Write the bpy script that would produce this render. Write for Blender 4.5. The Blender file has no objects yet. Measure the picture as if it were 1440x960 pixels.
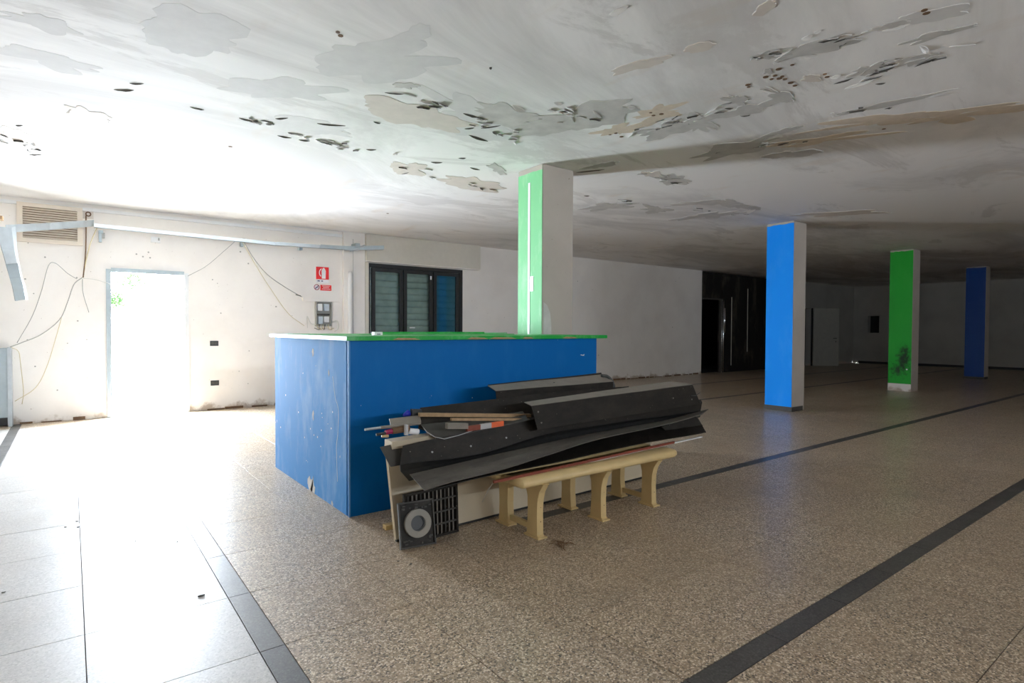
import bpy, bmesh, math, random
from mathutils import Vector, Matrix, noise
R = random.Random(7)
sc = bpy.context.scene
COL = sc.collection
# ------------------------------------------------------------------ camera
cam_d = bpy.data.cameras.new('camera'); cam = bpy.data.objects.new('camera', cam_d); COL.objects.link(cam)
cam_d.sensor_width = 36; cam_d.lens = 20.3268; cam_d.clip_start = .05; cam_d.clip_end = 200
cam.matrix_world = Matrix([[0.794799, 0.010075, -0.606789, 0.0], [-0.606858, 0.020033, -0.794558, 0.0], [0.004151, 0.999749, 0.022036, 1.3], [0.0, 0.0, 0.0, 1.0]])
sc.camera = cam
# ------------------------------------------------------------------ sky, daylight, exposure
SKY = 176.0
w = bpy.data.worlds.new('sky'); sc.world = w; w.use_nodes = True
bg = w.node_tree.nodes['Background']; bg.inputs[0].default_value = (.83, .925, 1.04, 1); bg.inputs[1].default_value = SKY
def portal(name, loc, rot, sx, sy):                 # sampling aid in an opening; emits nothing itself
    l = bpy.data.lights.new(name, 'AREA'); l.shape = 'RECTANGLE'; l.size = sx; l.size_y = sy
    l.cycles.is_portal = True
    o = bpy.data.objects.new(name, l); COL.objects.link(o); o.location = loc; o.rotation_euler = rot
portal('door_daylight', (.93, 10.26, 1.06), (math.radians(-90), 0, 0), 1.0, 2.12)
portal('rear_fill_portal', (4.0, -6.08, 2.8), (math.radians(90), 0, 0), 7, .13)  # for the unseen strip opening added behind the camera as fill light
vs = sc.view_settings
vs.view_transform = 'Standard'; vs.look = 'None'; vs.exposure = 0; vs.gamma = 1; vs.use_curve_mapping = False
cy = sc.cycles
cy.max_bounces = 14; cy.diffuse_bounces = 9; cy.glossy_bounces = 5; cy.transmission_bounces = 6
cy.sample_clamp_indirect = 12; cy.blur_glossy = .6; cy.use_denoising = True; cy.caustics_reflective = True; cy.caustics_refractive = False

# ------------------------------------------------------------------ materials
def srgb(r, g, b):
    f = lambda c: (c/255/12.92 if c <= 10 else ((c/255+.055)/1.055)**2.4)
    return (f(r), f(g), f(b), 1)
class NT:
    def __init__(s, name):
        s.m = bpy.data.materials.new(name); s.m.use_nodes = True; s.t = s.m.node_tree
        s.b = s.t.nodes['Principled BSDF']; s.pos = None
    def n(s, typ, **kw):
        nd = s.t.nodes.new(typ)
        for k, v in kw.items():
            if k.startswith('i_'): nd.inputs[k[2:].replace('_', ' ')].default_value = v
            else: setattr(nd, k, v)
        return nd
    def l(s, a, b): s.t.links.new(a, b)
    def world(s):
        if not s.pos: s.pos = s.n('ShaderNodeNewGeometry').outputs['Position']
        return s.pos
    def vec(s, scale=(1, 1, 1)):
        mp = s.n('ShaderNodeMapping'); mp.inputs['Scale'].default_value = scale; s.l(s.world(), mp.inputs[0]); return mp.outputs[0]
    def noise(s, scale, detail=4, rough=.55, vscale=(1, 1, 1), dist=0):
        nd = s.n('ShaderNodeTexNoise'); nd.inputs['Scale'].default_value = scale; nd.inputs['Detail'].default_value = detail
        nd.inputs['Roughness'].default_value = rough; nd.inputs['Distortion'].default_value = dist
        s.l(s.vec(vscale), nd.inputs['Vector']); return nd.outputs[0]
    def ramp(s, fac, stops):
        r = s.n('ShaderNodeValToRGB'); e = r.color_ramp.elements
        while len(e) < len(stops): e.new(.5)
        for q, (p, c) in zip(e, stops): q.position = p; q.color = c if len(c) == 4 else (*c, 1)
        s.l(fac, r.inputs[0]); return r.outputs[0]
    def mask(s, fac, a, b):
        return s.ramp(fac, [(a, (0, 0, 0, 1)), (b, (1, 1, 1, 1))])
    def mix(s, fac, a, b, mode='MIX'):
        x = s.n('ShaderNodeMix', data_type='RGBA', blend_type=mode)
        for sk, v in ((x.inputs[0], fac), (x.inputs[6], a), (x.inputs[7], b)):
            if hasattr(v, 'node'): s.l(v, sk)
            else: sk.default_value = v
        return x.outputs[2]
    def math(s, op, a, b=0.0):
        x = s.n('ShaderNodeMath', operation=op)
        for i, v in enumerate((a, b)):
            if hasattr(v, 'node'): s.l(v, x.inputs[i])
            else: x.inputs[i].default_value = v
        return x.outputs[0]
    def z(s):
        sp = s.n('ShaderNodeSeparateXYZ'); s.l(s.world(), sp.inputs[0]); return sp.outputs
    def bump(s, h, strength=.3, dist=.01):
        b = s.n('ShaderNodeBump'); b.inputs['Strength'].default_value = strength; b.inputs['Distance'].default_value = dist
        s.l(h, b.inputs['Height']); s.l(b.outputs[0], s.b.inputs['Normal'])
    def out(s, col, rough=.6, metal=0, spec=.5):
        for sk, v in ((s.b.inputs['Base Color'], col), (s.b.inputs['Roughness'], rough)):
            if hasattr(v, 'node'): s.l(v, sk)
            else: sk.default_value = v
        s.b.inputs['Metallic'].default_value = metal; s.b.inputs['Specular IOR Level'].default_value = spec
        return s.m
def g(v): return (v, v, v, 1)
def plaster(name, base, dark, grime=True):
    t = NT(name)
    c = t.mix(t.mask(t.noise(1.3, 6, .6), .42, .75), base, dark)
    c = t.mix(t.mask(t.noise(28, 3), .72, .76), c, (dark[0]*.6, dark[1]*.55, dark[2]*.5, 1))
    if grime:                                     # rising damp along the foot of the wall
        zz = t.math('ADD', t.z()[2], t.math('MULTIPLY', t.noise(3.5, 6, .65), -.55))
        c = t.mix(t.mask(t.math('MULTIPLY', zz, -1), .20, .27), c, (.48, .40, .32, 1))
    t.bump(t.noise(60, 4), .15, .003)
    return t.out(c, .85, 0, .25)
def flat(name, col, rough=.5, metal=0, spec=.5, var=.25, scale=12, bump=0):
    t = NT(name)
    c = t.mix(t.math('MULTIPLY', t.mask(t.noise(scale, 5, .6), .3, .8), var), col, (col[0]*.35, col[1]*.35, col[2]*.35, 1))
    if bump: t.bump(t.noise(scale*5, 3), bump, .004)
    return t.out(c, rough, metal, spec)
def painted(name, col, scuff, rough=.42, amount=.5, spec=.25):
    t = NT(name)
    c = t.mix(t.math('MULTIPLY', t.mask(t.noise(5, 7, .7, (1, 1, .35)), .5, .78), amount), col, scuff)
    c = t.mix(t.mask(t.noise(30, 3, .5, (1, 1, .5)), .765, .78), c, (.7, .7, .68, 1))
    t.bump(t.noise(40, 3), .06, .003)
    return t.out(c, rough, 0, spec)
M = {}
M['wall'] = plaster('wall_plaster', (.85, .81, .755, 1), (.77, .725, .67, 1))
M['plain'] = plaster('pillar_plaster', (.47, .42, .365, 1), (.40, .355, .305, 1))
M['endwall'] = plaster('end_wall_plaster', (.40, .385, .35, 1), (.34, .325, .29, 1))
def ceiling_mat():
    t = NT('ceiling_plaster')
    c = t.mix(t.mask(t.noise(.5, 9, .66, (.45, 1, 1), .8), .47, .60), (.86, .845, .83, 1), (.66, .645, .63, 1))
    c = t.mix(t.math('MULTIPLY', t.mask(t.noise(1.1, 9, .7, (.35, 1, 1), 1.0), .56, .60), .55), c, (.60, .58, .56, 1))
    c = t.mix(t.math('MULTIPLY', t.mask(t.noise(3.2, 4, .5, (1, .4, 1)), .62, .8), .4), c, (.62, .50, .38, 1))
    t.bump(t.noise(9, 8, .7, (.5, 1, 1)), .25, .01)
    return t.out(c, .88, 0, .2)
M['ceiling'] = ceiling_mat()
def terrazzo(name, base, dk, lt, rough_lo=.24, tint=True):
    t = NT(name)
    v = t.n('ShaderNodeTexVoronoi', feature='F1'); v.inputs['Scale'].default_value = 150; t.l(t.world(), v.inputs['Vector'])
    sep = t.n('ShaderNodeSeparateColor'); t.l(v.outputs['Color'], sep.inputs[0])
    c = t.ramp(sep.outputs[0], [(0, dk), (.36, base), (.66, base), (1, lt)])
    if tint:
        warm = t.mask(t.noise(.8, 6, .6), .42, .62)
        c = t.mix(t.math('MULTIPLY', warm, .55), c, (.48, .33, .20, 1), 'MULTIPLY') if False else t.mix(t.math('MULTIPLY', warm, .35), c, (.40, .29, .18, 1))
        c = t.mix(t.math('MULTIPLY', t.mask(t.noise(2.7, 7, .65), .55, .75), .45), c, (.23, .18, .13, 1))
    oi = t.n('ShaderNodeObjectInfo')
    c = t.mix(t.math('MULTIPLY', oi.outputs['Random'], .16), c, (.12, .10, .08, 1))
    r = t.math('ADD', t.math('MULTIPLY', t.noise(3.5, 7, .7), .34), rough_lo)
    t.b.inputs['Coat Weight'].default_value = .16; t.b.inputs['Coat Roughness'].default_value = .10
    t.bump(t.noise(220, 2), .05, .001)
    return t.out(c, r, 0, .55)
M['tile'] = terrazzo('terrazzo_tile', (.41, .305, .20, 1), (.065, .052, .042, 1), (.88, .77, .61, 1))
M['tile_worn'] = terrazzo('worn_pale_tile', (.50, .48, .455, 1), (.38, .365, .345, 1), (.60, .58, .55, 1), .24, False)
M['strip'] = terrazzo('dark_stone_strip', (.060, .055, .050, 1), (.035, .033, .03, 1), (.10, .095, .088, 1), .26, False)
M['grout'] = flat('grout', (.12, .10, .085, 1), .9)
M['blue'] = painted('blue_paint', (.0, .12, .38, 1), (.03, .20, .48, 1), .5, .25, .12)
M['blue_col'] = painted('bright_blue_paint', (.001, .27, .92, 1), (.08, .42, .95, 1), .6, .25, .15)
M['navy'] = painted('deep_blue_paint', (.0, .04, .22, 1), (.01, .06, .26, 1), .45, .2)
M['green'] = painted('green_paint', (.012, .33, .045, 1), (.30, .62, .34, 1), .4, .6)
M['green_col'] = painted('pale_green_paint', (.22, .58, .28, 1), (.52, .76, .55, 1), .55, .8, .15)
M['green_far'] = painted('mid_green_paint', (.012, .36, .025, 1), (.05, .45, .07, 1), .42, .2)
def sooty_green():
    t = NT('sooty_green_paint'); c = t.mix(t.math('MULTIPLY', t.mask(t.noise(5, 7, .7, (1, 1, .35)), .5, .78), .2), (.012, .36, .025, 1), (.05, .45, .07, 1))
    m = None
    for p, sc_, k in (((14.13, 4.73, .66), (1, 5.5, 2.6), 1), ((14.13, 4.69, .82), (1, 11, 4), 1), ((14.13, 4.82, .45), (1, 4.5, 4.5), .8)):
        vm = t.n('ShaderNodeVectorMath', operation='SUBTRACT'); t.l(t.world(), vm.inputs[0]); vm.inputs[1].default_value = p
        v2 = t.n('ShaderNodeVectorMath', operation='MULTIPLY'); t.l(vm.outputs[0], v2.inputs[0]); v2.inputs[1].default_value = sc_
        ln = t.n('ShaderNodeVectorMath', operation='LENGTH'); t.l(v2.outputs[0], ln.inputs[0])
        q = t.math('MULTIPLY', t.math('SUBTRACT', 1.0, ln.outputs['Value']), k)
        m = q if m is None else t.math('MAXIMUM', m, q)
    m = t.math('ADD', m, t.math('MULTIPLY', t.math('SUBTRACT', t.noise(14, 6, .7), .5), 2.2))
    c = t.mix(t.math('MULTIPLY', t.mask(m, .15, .75), .93), c, (.004, .012, .004, 1))
    return t.out(c, .5, 0, .2)
M['green_sooty'] = sooty_green()
M['white'] = flat('white_paint', (.80, .80, .78, 1), .5, var=.12)
M['cream'] = flat('cream_plastic', (.64, .47, .22, 1), .45, var=.25, scale=8)
M['ivory'] = flat('ivory_laminate', (.54, .45, .31, 1), .5, var=.2, scale=3)
M['shutterbox'] = flat('shutter_box_paint', (.66, .62, .53, 1), .6, var=.12)
M['vent'] = flat('vent_beige', (.70, .62, .52, 1), .6, var=.15)
M['galv'] = flat('galvanised_steel', (.55, .60, .62, 1), .38, .85, var=.3, scale=9)
M['galvd'] = flat('galvanised_painted', (.40, .46, .48, 1), .5, .3, var=.2)
M['black'] = flat('black_frame', (.018, .018, .017, 1), .45, var=.2)
def dusty(name, col, dust, spots=True):
    t = NT(name); c = t.mix(t.math('MULTIPLY', t.mask(t.noise(7, 8, .75, (.5, 1, 1)), .42, .72), .6), col, dust)
    c = t.mix(t.mask(t.noise(70, 2), .74, .76), c, (.32, .28, .22, 1)); c = t.mix(t.math('MULTIPLY', t.mask(t.noise(25, 5, .7, (.3, 1, 1)), .5, .8), .5), c, (.004, .004, .003, 1))
    t.bump(t.noise(16, 5, .6), .12, .006); return t.out(c, .6, 0, .25)
M['sheet'] = dusty('dark_brown_sheet', (.014, .011, .008, 1), (.046, .036, .026, 1))
M['sheet_grey'] = flat('dusty_grey_sheet', (.075, .069, .060, 1), .6, 0, .3, var=.5, scale=11)
M['sheet_front'] = dusty('dusty_front_sheet', (.10, .090, .078, 1), (.19, .17, .145, 1))
M['dust'] = flat('pale_grey_brown', (.24, .21, .175, 1), .6, var=.4)  # pale tone; on the profile flanges it paints the light falling on top
M['rust'] = flat('rust_red_bar', (.22, .045, .02, 1), .6, var=.4)
M['wood'] = flat('old_wood', (.42, .27, .14, 1), .75, var=.6, scale=30)
M['orange'] = flat('orange_band', (.75, .12, .03, 1), .5)
M['greyband'] = flat('grey_band', (.45, .44, .44, 1), .5)
M['magenta'] = flat('magenta_plastic', (.35, .01, .08, 1), .4)
M['bluep'] = flat('blue_plastic', (.01, .02, .35, 1), .4)
M['brown'] = flat('brown_cloth', (.16, .09, .045, 1), .9)
M['soot'] = NT('soot_black_plaster')
_t = M['soot']
M['soot'] = _t.out(_t.mix(_t.math('MULTIPLY', _t.mask(_t.noise(2.2, 8, .75, (1, 1, .35)), .52, .78), .7), (.010, .009, .008, 1), (.15, .12, .09, 1)), .7, 0, .3)
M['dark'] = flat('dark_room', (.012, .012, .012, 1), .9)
M['undercoat'] = flat('grey_undercoat', (.60, .58, .55, 1), .9, var=.5, scale=6)
M['underlight'] = flat('pale_undercoat', (.68, .67, .655, 1), .9, var=.18, scale=9)
M['underbeige'] = flat('beige_stain', (.66, .60, .54, 1), .9, var=.2, scale=9)
M['flake'] = flat('curled_flake', (.70, .68, .65, 1), .85, var=.15)
M['darkflake'] = flat('dark_flake', (.10, .09, .075, 1), .9, var=.4, scale=40)
M['ruststain'] = flat('rust_stain', (.70, .60, .48, 1), .9, var=.3, scale=20)
M['red'] = flat('sign_red', (.72, .010, .012, 1), .45, var=.05)
M['signwhite'] = flat('sign_white', (.85, .85, .85, 1), .45, var=.02)
M['navyink'] = flat('sign_dark_ink', (.05, .03, .12, 1), .5)
M['cable'] = flat('grey_cable', (.36, .35, .31, 1), .6)
M['cabley'] = flat('yellowish_cable', (.62, .52, .30, 1), .6)
M['cablew'] = flat('pale_cable', (.66, .64, .58, 1), .6)
M['cabled'] = flat('dark_cable', (.07, .07, .065, 1), .6)
M['concrete'] = flat('pale_concrete', (.55, .54, .5, 1), .9, var=.15)
M['leaf'] = flat('leaf', (.012, .030, .006, 1), .8, spec=.1, var=.3)
M['bark'] = flat('bark', (.02, .016, .012, 1), .9)
M['lampglass'] = flat('tube_lamp_white', (.78, .77, .74, 1), .25, var=.05)
def glass(name='window_glass', tint=(.85, .9, .88, 1)):
    t = NT(name); tr_ = t.n('ShaderNodeBsdfTransparent'); tr_.inputs[0].default_value = tint
    gl = t.n('ShaderNodeBsdfGlossy'); gl.inputs['Roughness'].default_value = .03
    fz = t.n('ShaderNodeFresnel'); fz.inputs[0].default_value = 1.5; mx = t.n('ShaderNodeMixShader')
    t.l(fz.outputs[0], mx.inputs[0]); t.l(tr_.outputs[0], mx.inputs[1]); t.l(gl.outputs[0], mx.inputs[2])
    t.l(mx.outputs[0], t.t.nodes['Material Output'].inputs[0]); return t.m
M['bluepane'] = glass('blue_reflection_glass', (.42, .68, .78, 1))  # blue tint stands in for a bluish reflection in one window pane
M['glass'] = glass()
def slatm():
    t = NT('shutter_slat')
    return t.out(t.mix(t.mask(t.noise(6, 4), .4, .7), (.66, .72, .66, 1), (.50, .56, .52, 1)), .5)
M['slat'] = slatm()

# ------------------------------------------------------------------ builders
def tag(o, label=None, cat=None, group=None, kind=None):
    for k, v in (('label', label), ('category', cat), ('group', group), ('kind', kind)):
        if v: o[k] = v
    return o
def thing(name, label, cat, loc=(0, 0, 0), group=None):
    o = bpy.data.objects.new(name, None); COL.objects.link(o); o.location = loc; o.empty_display_size = .1
    return tag(o, label, cat, group)
def org(o):
    v = Vector((0, 0, 0))
    while o: v += o.location; o = o.parent
    return v
class MB:
    def __init__(s): s.v = []; s.f = []
    def box(s, x0, x1, y0, y1, z0, z1):
        n = len(s.v)
        s.v += [(x, y, z) for z in (z0, z1) for y in (y0, y1) for x in (x0, x1)]
        s.f += [tuple(n+i for i in q) for q in ((0, 2, 3, 1), (4, 5, 7, 6), (0, 1, 5, 4), (2, 6, 7, 3), (0, 4, 6, 2), (1, 3, 7, 5))]
        return s
    def prism(s, poly, d):                         # planar 3D polygon extruded by vector d
        n = len(s.v); k = len(poly); d = Vector(d)
        s.v += [tuple(p) for p in poly] + [tuple(Vector(p)+d) for p in poly]
        s.f += [tuple(range(n+k-1, n-1, -1)), tuple(range(n+k, n+2*k))]
        s.f += [(n+i, n+(i+1) % k, n+k+(i+1) % k, n+k+i) for i in range(k)]
        return s
    def tube(s, pts, r, seg=6, cap=True):
        pts = [Vector(p) for p in pts]; n = len(s.v); up = None
        for i, p in enumerate(pts):
            t = (pts[min(i+1, len(pts)-1)]-pts[max(i-1, 0)]).normalized()
            if up is None: up = Vector((0, 0, 1)) if abs(t.z) < .9 else Vector((1, 0, 0))
            a = t.cross(up).normalized(); up = a.cross(t)
            rr = r[i] if isinstance(r, (list, tuple)) else r
            for k in range(seg):
                q = 2*math.pi*k/seg; s.v.append(tuple(p+a*rr*math.cos(q)+up*rr*math.sin(q)))
        for i in range(len(pts)-1):
            for k in range(seg):
                a0 = n+i*seg+k; b0 = n+i*seg+(k+1) % seg; s.f.append((a0, b0, b0+seg, a0+seg))
        if cap:
            s.f.append(tuple(n+k for k in range(seg))[::-1]); m = n+(len(pts)-1)*seg; s.f.append(tuple(m+k for k in range(seg)))
        return s
    def loft(s, rows, th=.003):                    # rows of equal-length polylines, given a thickness
        n = len(s.v); a = len(rows); b = len(rows[0])
        P = [[Vector(p) for p in r] for r in rows]; N = []
        for i in range(a):
            for j in range(b):
                du = P[min(i+1, a-1)][j]-P[max(i-1, 0)][j]; dv = P[i][min(j+1, b-1)]-P[i][max(j-1, 0)]
                nn = du.cross(dv); N.append(nn.normalized() if nn.length > 1e-9 else Vector((0, 0, 1)))
        for sg in (.5, -.5):
            for i in range(a):
                for j in range(b): s.v.append(tuple(P[i][j]+N[i*b+j]*th*sg))
        o2 = a*b
        for i in range(a-1):
            for j in range(b-1):
                q = n+i*b+j; s.f.append((q, q+b, q+b+1, q+1)); s.f.append((q+o2, q+1+o2, q+b+1+o2, q+b+o2))
        for i in range(a-1):
            for j in (0, b-1):
                q = n+i*b+j; fc = (q, q+o2, q+b+o2, q+b); s.f.append(fc if j == b-1 else fc[::-1])
        for j in range(b-1):
            for i in (0, a-1):
                q = n+i*b+j; fc = (q, q+1, q+1+o2, q+o2); s.f.append(fc if i == a-1 else fc[::-1])
        return s
    def disc(s, c, r, d, seg=20, inner=0):
        c = Vector(c); d = Vector(d); t = d.normalized(); a = t.orthogonal().normalized(); b = t.cross(a)
        ring = lambda rr, o: [tuple(o+a*rr*math.cos(2*math.pi*k/seg)+b*rr*math.sin(2*math.pi*k/seg)) for k in range(seg)]
        if not inner: return s.prism(ring(r, c), d)
        n = len(s.v); s.v += ring(r, c)+ring(inner, c)+ring(r, c+d)+ring(inner, c+d)
        for k in range(seg):
            e = (k+1) % seg
            s.f += [(n+k, n+seg+k, n+seg+e, n+e), (n+2*seg+k, n+2*seg+e, n+3*seg+e, n+3*seg+k),
                    (n+k, n+e, n+2*seg+e, n+2*seg+k), (n+seg+k, n+3*seg+k, n+3*seg+e, n+seg+e)]
        return s
    def build(s, name, mat, parent=None, smooth=False, bevel=0):
        o0 = org(parent) if parent else Vector((0, 0, 0))
        me = bpy.data.meshes.new(name); me.from_pydata([tuple(Vector(v)-o0) for v in s.v], [], s.f)
        bm = bmesh.new(); bm.from_mesh(me); bmesh.ops.recalc_face_normals(bm, faces=bm.faces)
        if bevel:
            bmesh.ops.bevel(bm, geom=[e for e in bm.edges if len(e.link_faces) == 2 and e.calc_face_angle(0) > .6], offset=bevel, segments=2, affect='EDGES')
        bm.to_mesh(me); bm.free()
        me.materials.append(M[mat] if isinstance(mat, str) else mat)
        if smooth:
            for p in me.polygons: p.use_smooth = True
        o = bpy.data.objects.new(name, me); COL.objects.link(o)
        if parent: o.parent = parent
        return o
def B(*a): return MB().box(*a)
def structure(o): o['kind'] = 'structure'; return o
def spline(pts, n=8):                              # Catmull-Rom through points
    P = [Vector(p) for p in pts]; P = [P[0]*2-P[1]]+P+[P[-1]*2-P[-2]]; out = []
    for i in range(1, len(P)-2):
        for k in range(n):
            t = k/n; a, b, c, d = P[i-1:i+3]
            out.append(.5*((2*b)+(c-a)*t+(2*a-5*b+4*c-d)*t*t+(3*b-a-3*c+d)*t**3))
    out.append(P[-2]); return out
def lerp(a, b, t): return Vector(a)*(1-t)+Vector(b)*t

HC = 3.02; YW = 10.1; XE = 24.9; XL = -4.0; YB = -6.0
# ------------------------------------------------------------------ the shell
fl = structure(B(XL, XE, YB, YW+.2, -.12, -.004).build('floor', 'grout'))
ceil_o = structure(B(XL-.2, XE+.2, YB-.2, YW+.2, HC, HC+.2).build('ceiling', 'ceiling'))
wb = MB()
T = .22
wb.box(XL-.2, .43, YW, YW+T, -.1, HC); wb.box(.43, 1.43, YW, YW+T, 2.13, HC)
wb.box(1.43, 4.33, YW, YW+T, -.1, HC); wb.box(4.33, 6.42, YW, YW+T, -.1, .98); wb.box(4.33, 6.42, YW, YW+T, 2.50, HC)
wb.box(6.42, 14.70, YW, YW+T, -.1, HC)
wall_back = structure(wb.build('wall_back', 'wall'))
ws = MB(); ws.box(15.68, 20.3, YW, YW+.1, -.1, HC-.03).box(14.70, 15.68, YW, YW+.1, 2.2, HC-.03)
wall_burnt = structure(ws.build('wall_back_burnt', 'soot'))
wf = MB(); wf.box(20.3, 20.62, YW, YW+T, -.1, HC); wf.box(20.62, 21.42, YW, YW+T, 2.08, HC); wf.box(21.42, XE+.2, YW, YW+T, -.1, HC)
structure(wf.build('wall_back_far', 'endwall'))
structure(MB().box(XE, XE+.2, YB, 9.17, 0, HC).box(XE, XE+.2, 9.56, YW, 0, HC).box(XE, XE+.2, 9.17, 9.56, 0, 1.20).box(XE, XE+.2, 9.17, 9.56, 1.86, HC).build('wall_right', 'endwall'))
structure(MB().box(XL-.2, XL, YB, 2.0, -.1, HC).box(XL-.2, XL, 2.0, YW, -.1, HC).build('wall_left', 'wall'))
structure(MB().box(XL-.2, .5, YB-.2, YB, -.1, HC).box(7.5, XE+.2, YB-.2, YB, -.1, HC).box(.5, 7.5, YB-.2, YB, -.1, 2.735).box(.5, 7.5, YB-.2, YB, 2.865, HC).build('wall_front', 'wall'))  # high strip opening added in this unseen wall to let in fill light
# dark rooms behind the two inner doorways
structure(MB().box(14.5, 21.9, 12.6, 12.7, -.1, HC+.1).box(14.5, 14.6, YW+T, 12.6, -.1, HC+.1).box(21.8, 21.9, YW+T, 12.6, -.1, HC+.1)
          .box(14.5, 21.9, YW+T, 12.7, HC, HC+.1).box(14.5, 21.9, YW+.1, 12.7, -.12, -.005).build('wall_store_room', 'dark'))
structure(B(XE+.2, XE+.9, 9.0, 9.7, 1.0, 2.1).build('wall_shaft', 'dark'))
# skirting, trim
structure(B(XE-.012, XE, -6, 9.9, 0, .085).build('baseboard_right', 'black'))
structure(B(XL, 3.87, YW-.035, YW, HC-.10, HC-.055).build('trim_1', 'white'))
structure(B(3.88, 4.28, YW-.07, YW, 0, HC).build('wall_pilaster', 'wall'))
# front door opening: frame with reveals
dr = structure(B(.41, .47, YW-.02, YW+T, 0, 2.13).build('door_1', 'galvd'))
structure(B(1.39, 1.45, YW-.02, YW+T, 0, 2.13).build('trim_2', 'white')); structure(B(.47, 1.39, YW-.02, YW+T, 2.09, 2.15).build('trim_3', 'galvd'))
structure(B(.47, 1.39, YW-.01, YW+.5, -.02, .006).build('trim_4', 'concrete'))
structure(B(-3, 5, YW+T, YW+1.6, -.15, -.02).build('floor_terrace', 'concrete'))
# baseboard grime strip: broken plaster ledge along the foot of the door wall
lg = MB(); rr = random.Random(3); x = -.55
while x < 14.4:
    w_ = rr.uniform(.08, .3)
    if not (.2 < x+w_/2 < 1.7): lg.box(x, x+w_, YW-rr.uniform(.008, .02), YW, 0, rr.uniform(.012, .045))
    x += w_+rr.uniform(0, .15)
structure(lg.build('baseboard_back', 'brown'))

# ------------------------------------------------------------------ floor tiles
tile_cache = {}
def tile(x0, x1, y0, y1, name='floor_tile', mat='tile'):
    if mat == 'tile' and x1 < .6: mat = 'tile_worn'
    G = .0018; w_, h_ = round(x1-x0-2*G, 4), round(y1-y0-2*G, 4); key = (w_, h_, name, mat)
    if key not in tile_cache:
        me = bpy.data.meshes.new(name); mb = B(0, w_, 0, h_, -.004, 0)
        me.from_pydata(mb.v, [], mb.f); bm = bmesh.new(); bm.from_mesh(me); bmesh.ops.recalc_face_normals(bm, faces=bm.faces)
        bmesh.ops.bevel(bm, geom=[e for e in bm.edges if all(v.co.z > -.001 for v in e.verts)], offset=.0004, segments=1, affect='EDGES')
        bm.to_mesh(me); bm.free()
        me.materials.append(M[mat]); tile_cache[key] = me
    o = bpy.data.objects.new(name, tile_cache[key]); COL.objects.link(o); o.parent = fl; o.location = (x0+G, y0+G, R.uniform(-.0002, .0003)); return o
def grid(bx, by, sx, sy):
    out = []
    for i in range(len(bx)-1):
        for j in range(len(by)-1):
            out.append((bx[i], bx[i+1], by[j], by[j+1], (i in sx) or (j in sy)))
    return out
bxA = [-4.0, -3.44, -2.88, -2.32, -1.76, -1.2, -.625, -.53, .035, .59, .688, 1.26]
byA = [-6.0+.0, -5.76, -5.18, -4.6, -4.02, -3.44, -2.86, -2.28, -1.70, -1.12, -.54, .08, .67, 1.26, 1.845, 2.43, 3.015, 3.60, 4.185, 4.77, 5.36, 5.95, 6.54, 7.13, 7.72, 8.31, 8.48, 9.07, 9.66, 10.3]
xs = [1.26]; x = 1.80
while x < 24.5: xs.append(round(x, 3)); x += .5575
xs.append(24.9); bxB = xs
byB = [-6, -5.7, -5.13, -4.56, -3.99, -3.42, -2.85, -2.28, -2.18, -1.61, -1.05, -.52, .08, .63, 1.19, 1.29, 1.86, 2.43, 3.00, 3.10, 3.66, 4.22, 4.80, 5.37, 5.83, 6.32, 6.42, 6.99, 7.60, 8.22, 8.31, 8.9, 9.5, 10.3]
cells = grid(bxA, byA, (6, 9), ())+grid(bxB, byB, (), (7, 14, 18, 25, 29))
CX = cam.matrix_world.translation; Rinv = cam.matrix_world.to_3x3().inverted()
def inview(x, y):
    d = Rinv @ (Vector((x, y, 0))-CX)
    return d.z < -.3 and abs(d.x/-d.z) < .93 and abs(d.y/-d.z) < .66
def dist(c): return math.hypot((c[0]+c[1])/2, (c[2]+c[3])/2)
vis = [c for c in cells if any(inview(a, b) for a in c[:2] for b in c[2:4]) and not (1.6 < c[0] and c[1] < 3.85 and 3.9 < c[2] and c[3] < 5.6)]
plain = sorted([c for c in vis if not c[4]], key=dist)[:225]; strips = sorted([c for c in vis if c[4]], key=dist)[:70]
keep = set(plain+strips)
cells = [c if not (c[4] and c[0] > 1.2 and c[1] < 2.4 and c[2] > 2.5) else (*c[:4], False) for c in cells]
vis = [c if not (c[4] and c[0] > 1.2 and c[1] < 2.4 and c[2] > 2.5) else (*c[:4], False) for c in vis]
plain = sorted([c for c in vis if not c[4]], key=dist)[:225]; strips = sorted([c for c in vis if c[4]], key=dist)[:70]; keep = set(plain+strips)
for c in cells:
    if c in keep: tile(*c[:4], *(('border_strip', 'strip') if c[4] else ()))
for nm, mt, fg in (('distant_tile', 'tile', False), ('distant_border_strip', 'strip', True)):
    mb = MB()
    for c in cells:
        if c not in keep and bool(c[4]) == fg: mb.box(c[0]+.0018, c[1]-.0018, c[2]+.0018, c[3]-.0018, -.004, 0)
    o = mb.build(nm, mt, fl); o['kind'] = 'stuff'

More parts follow.
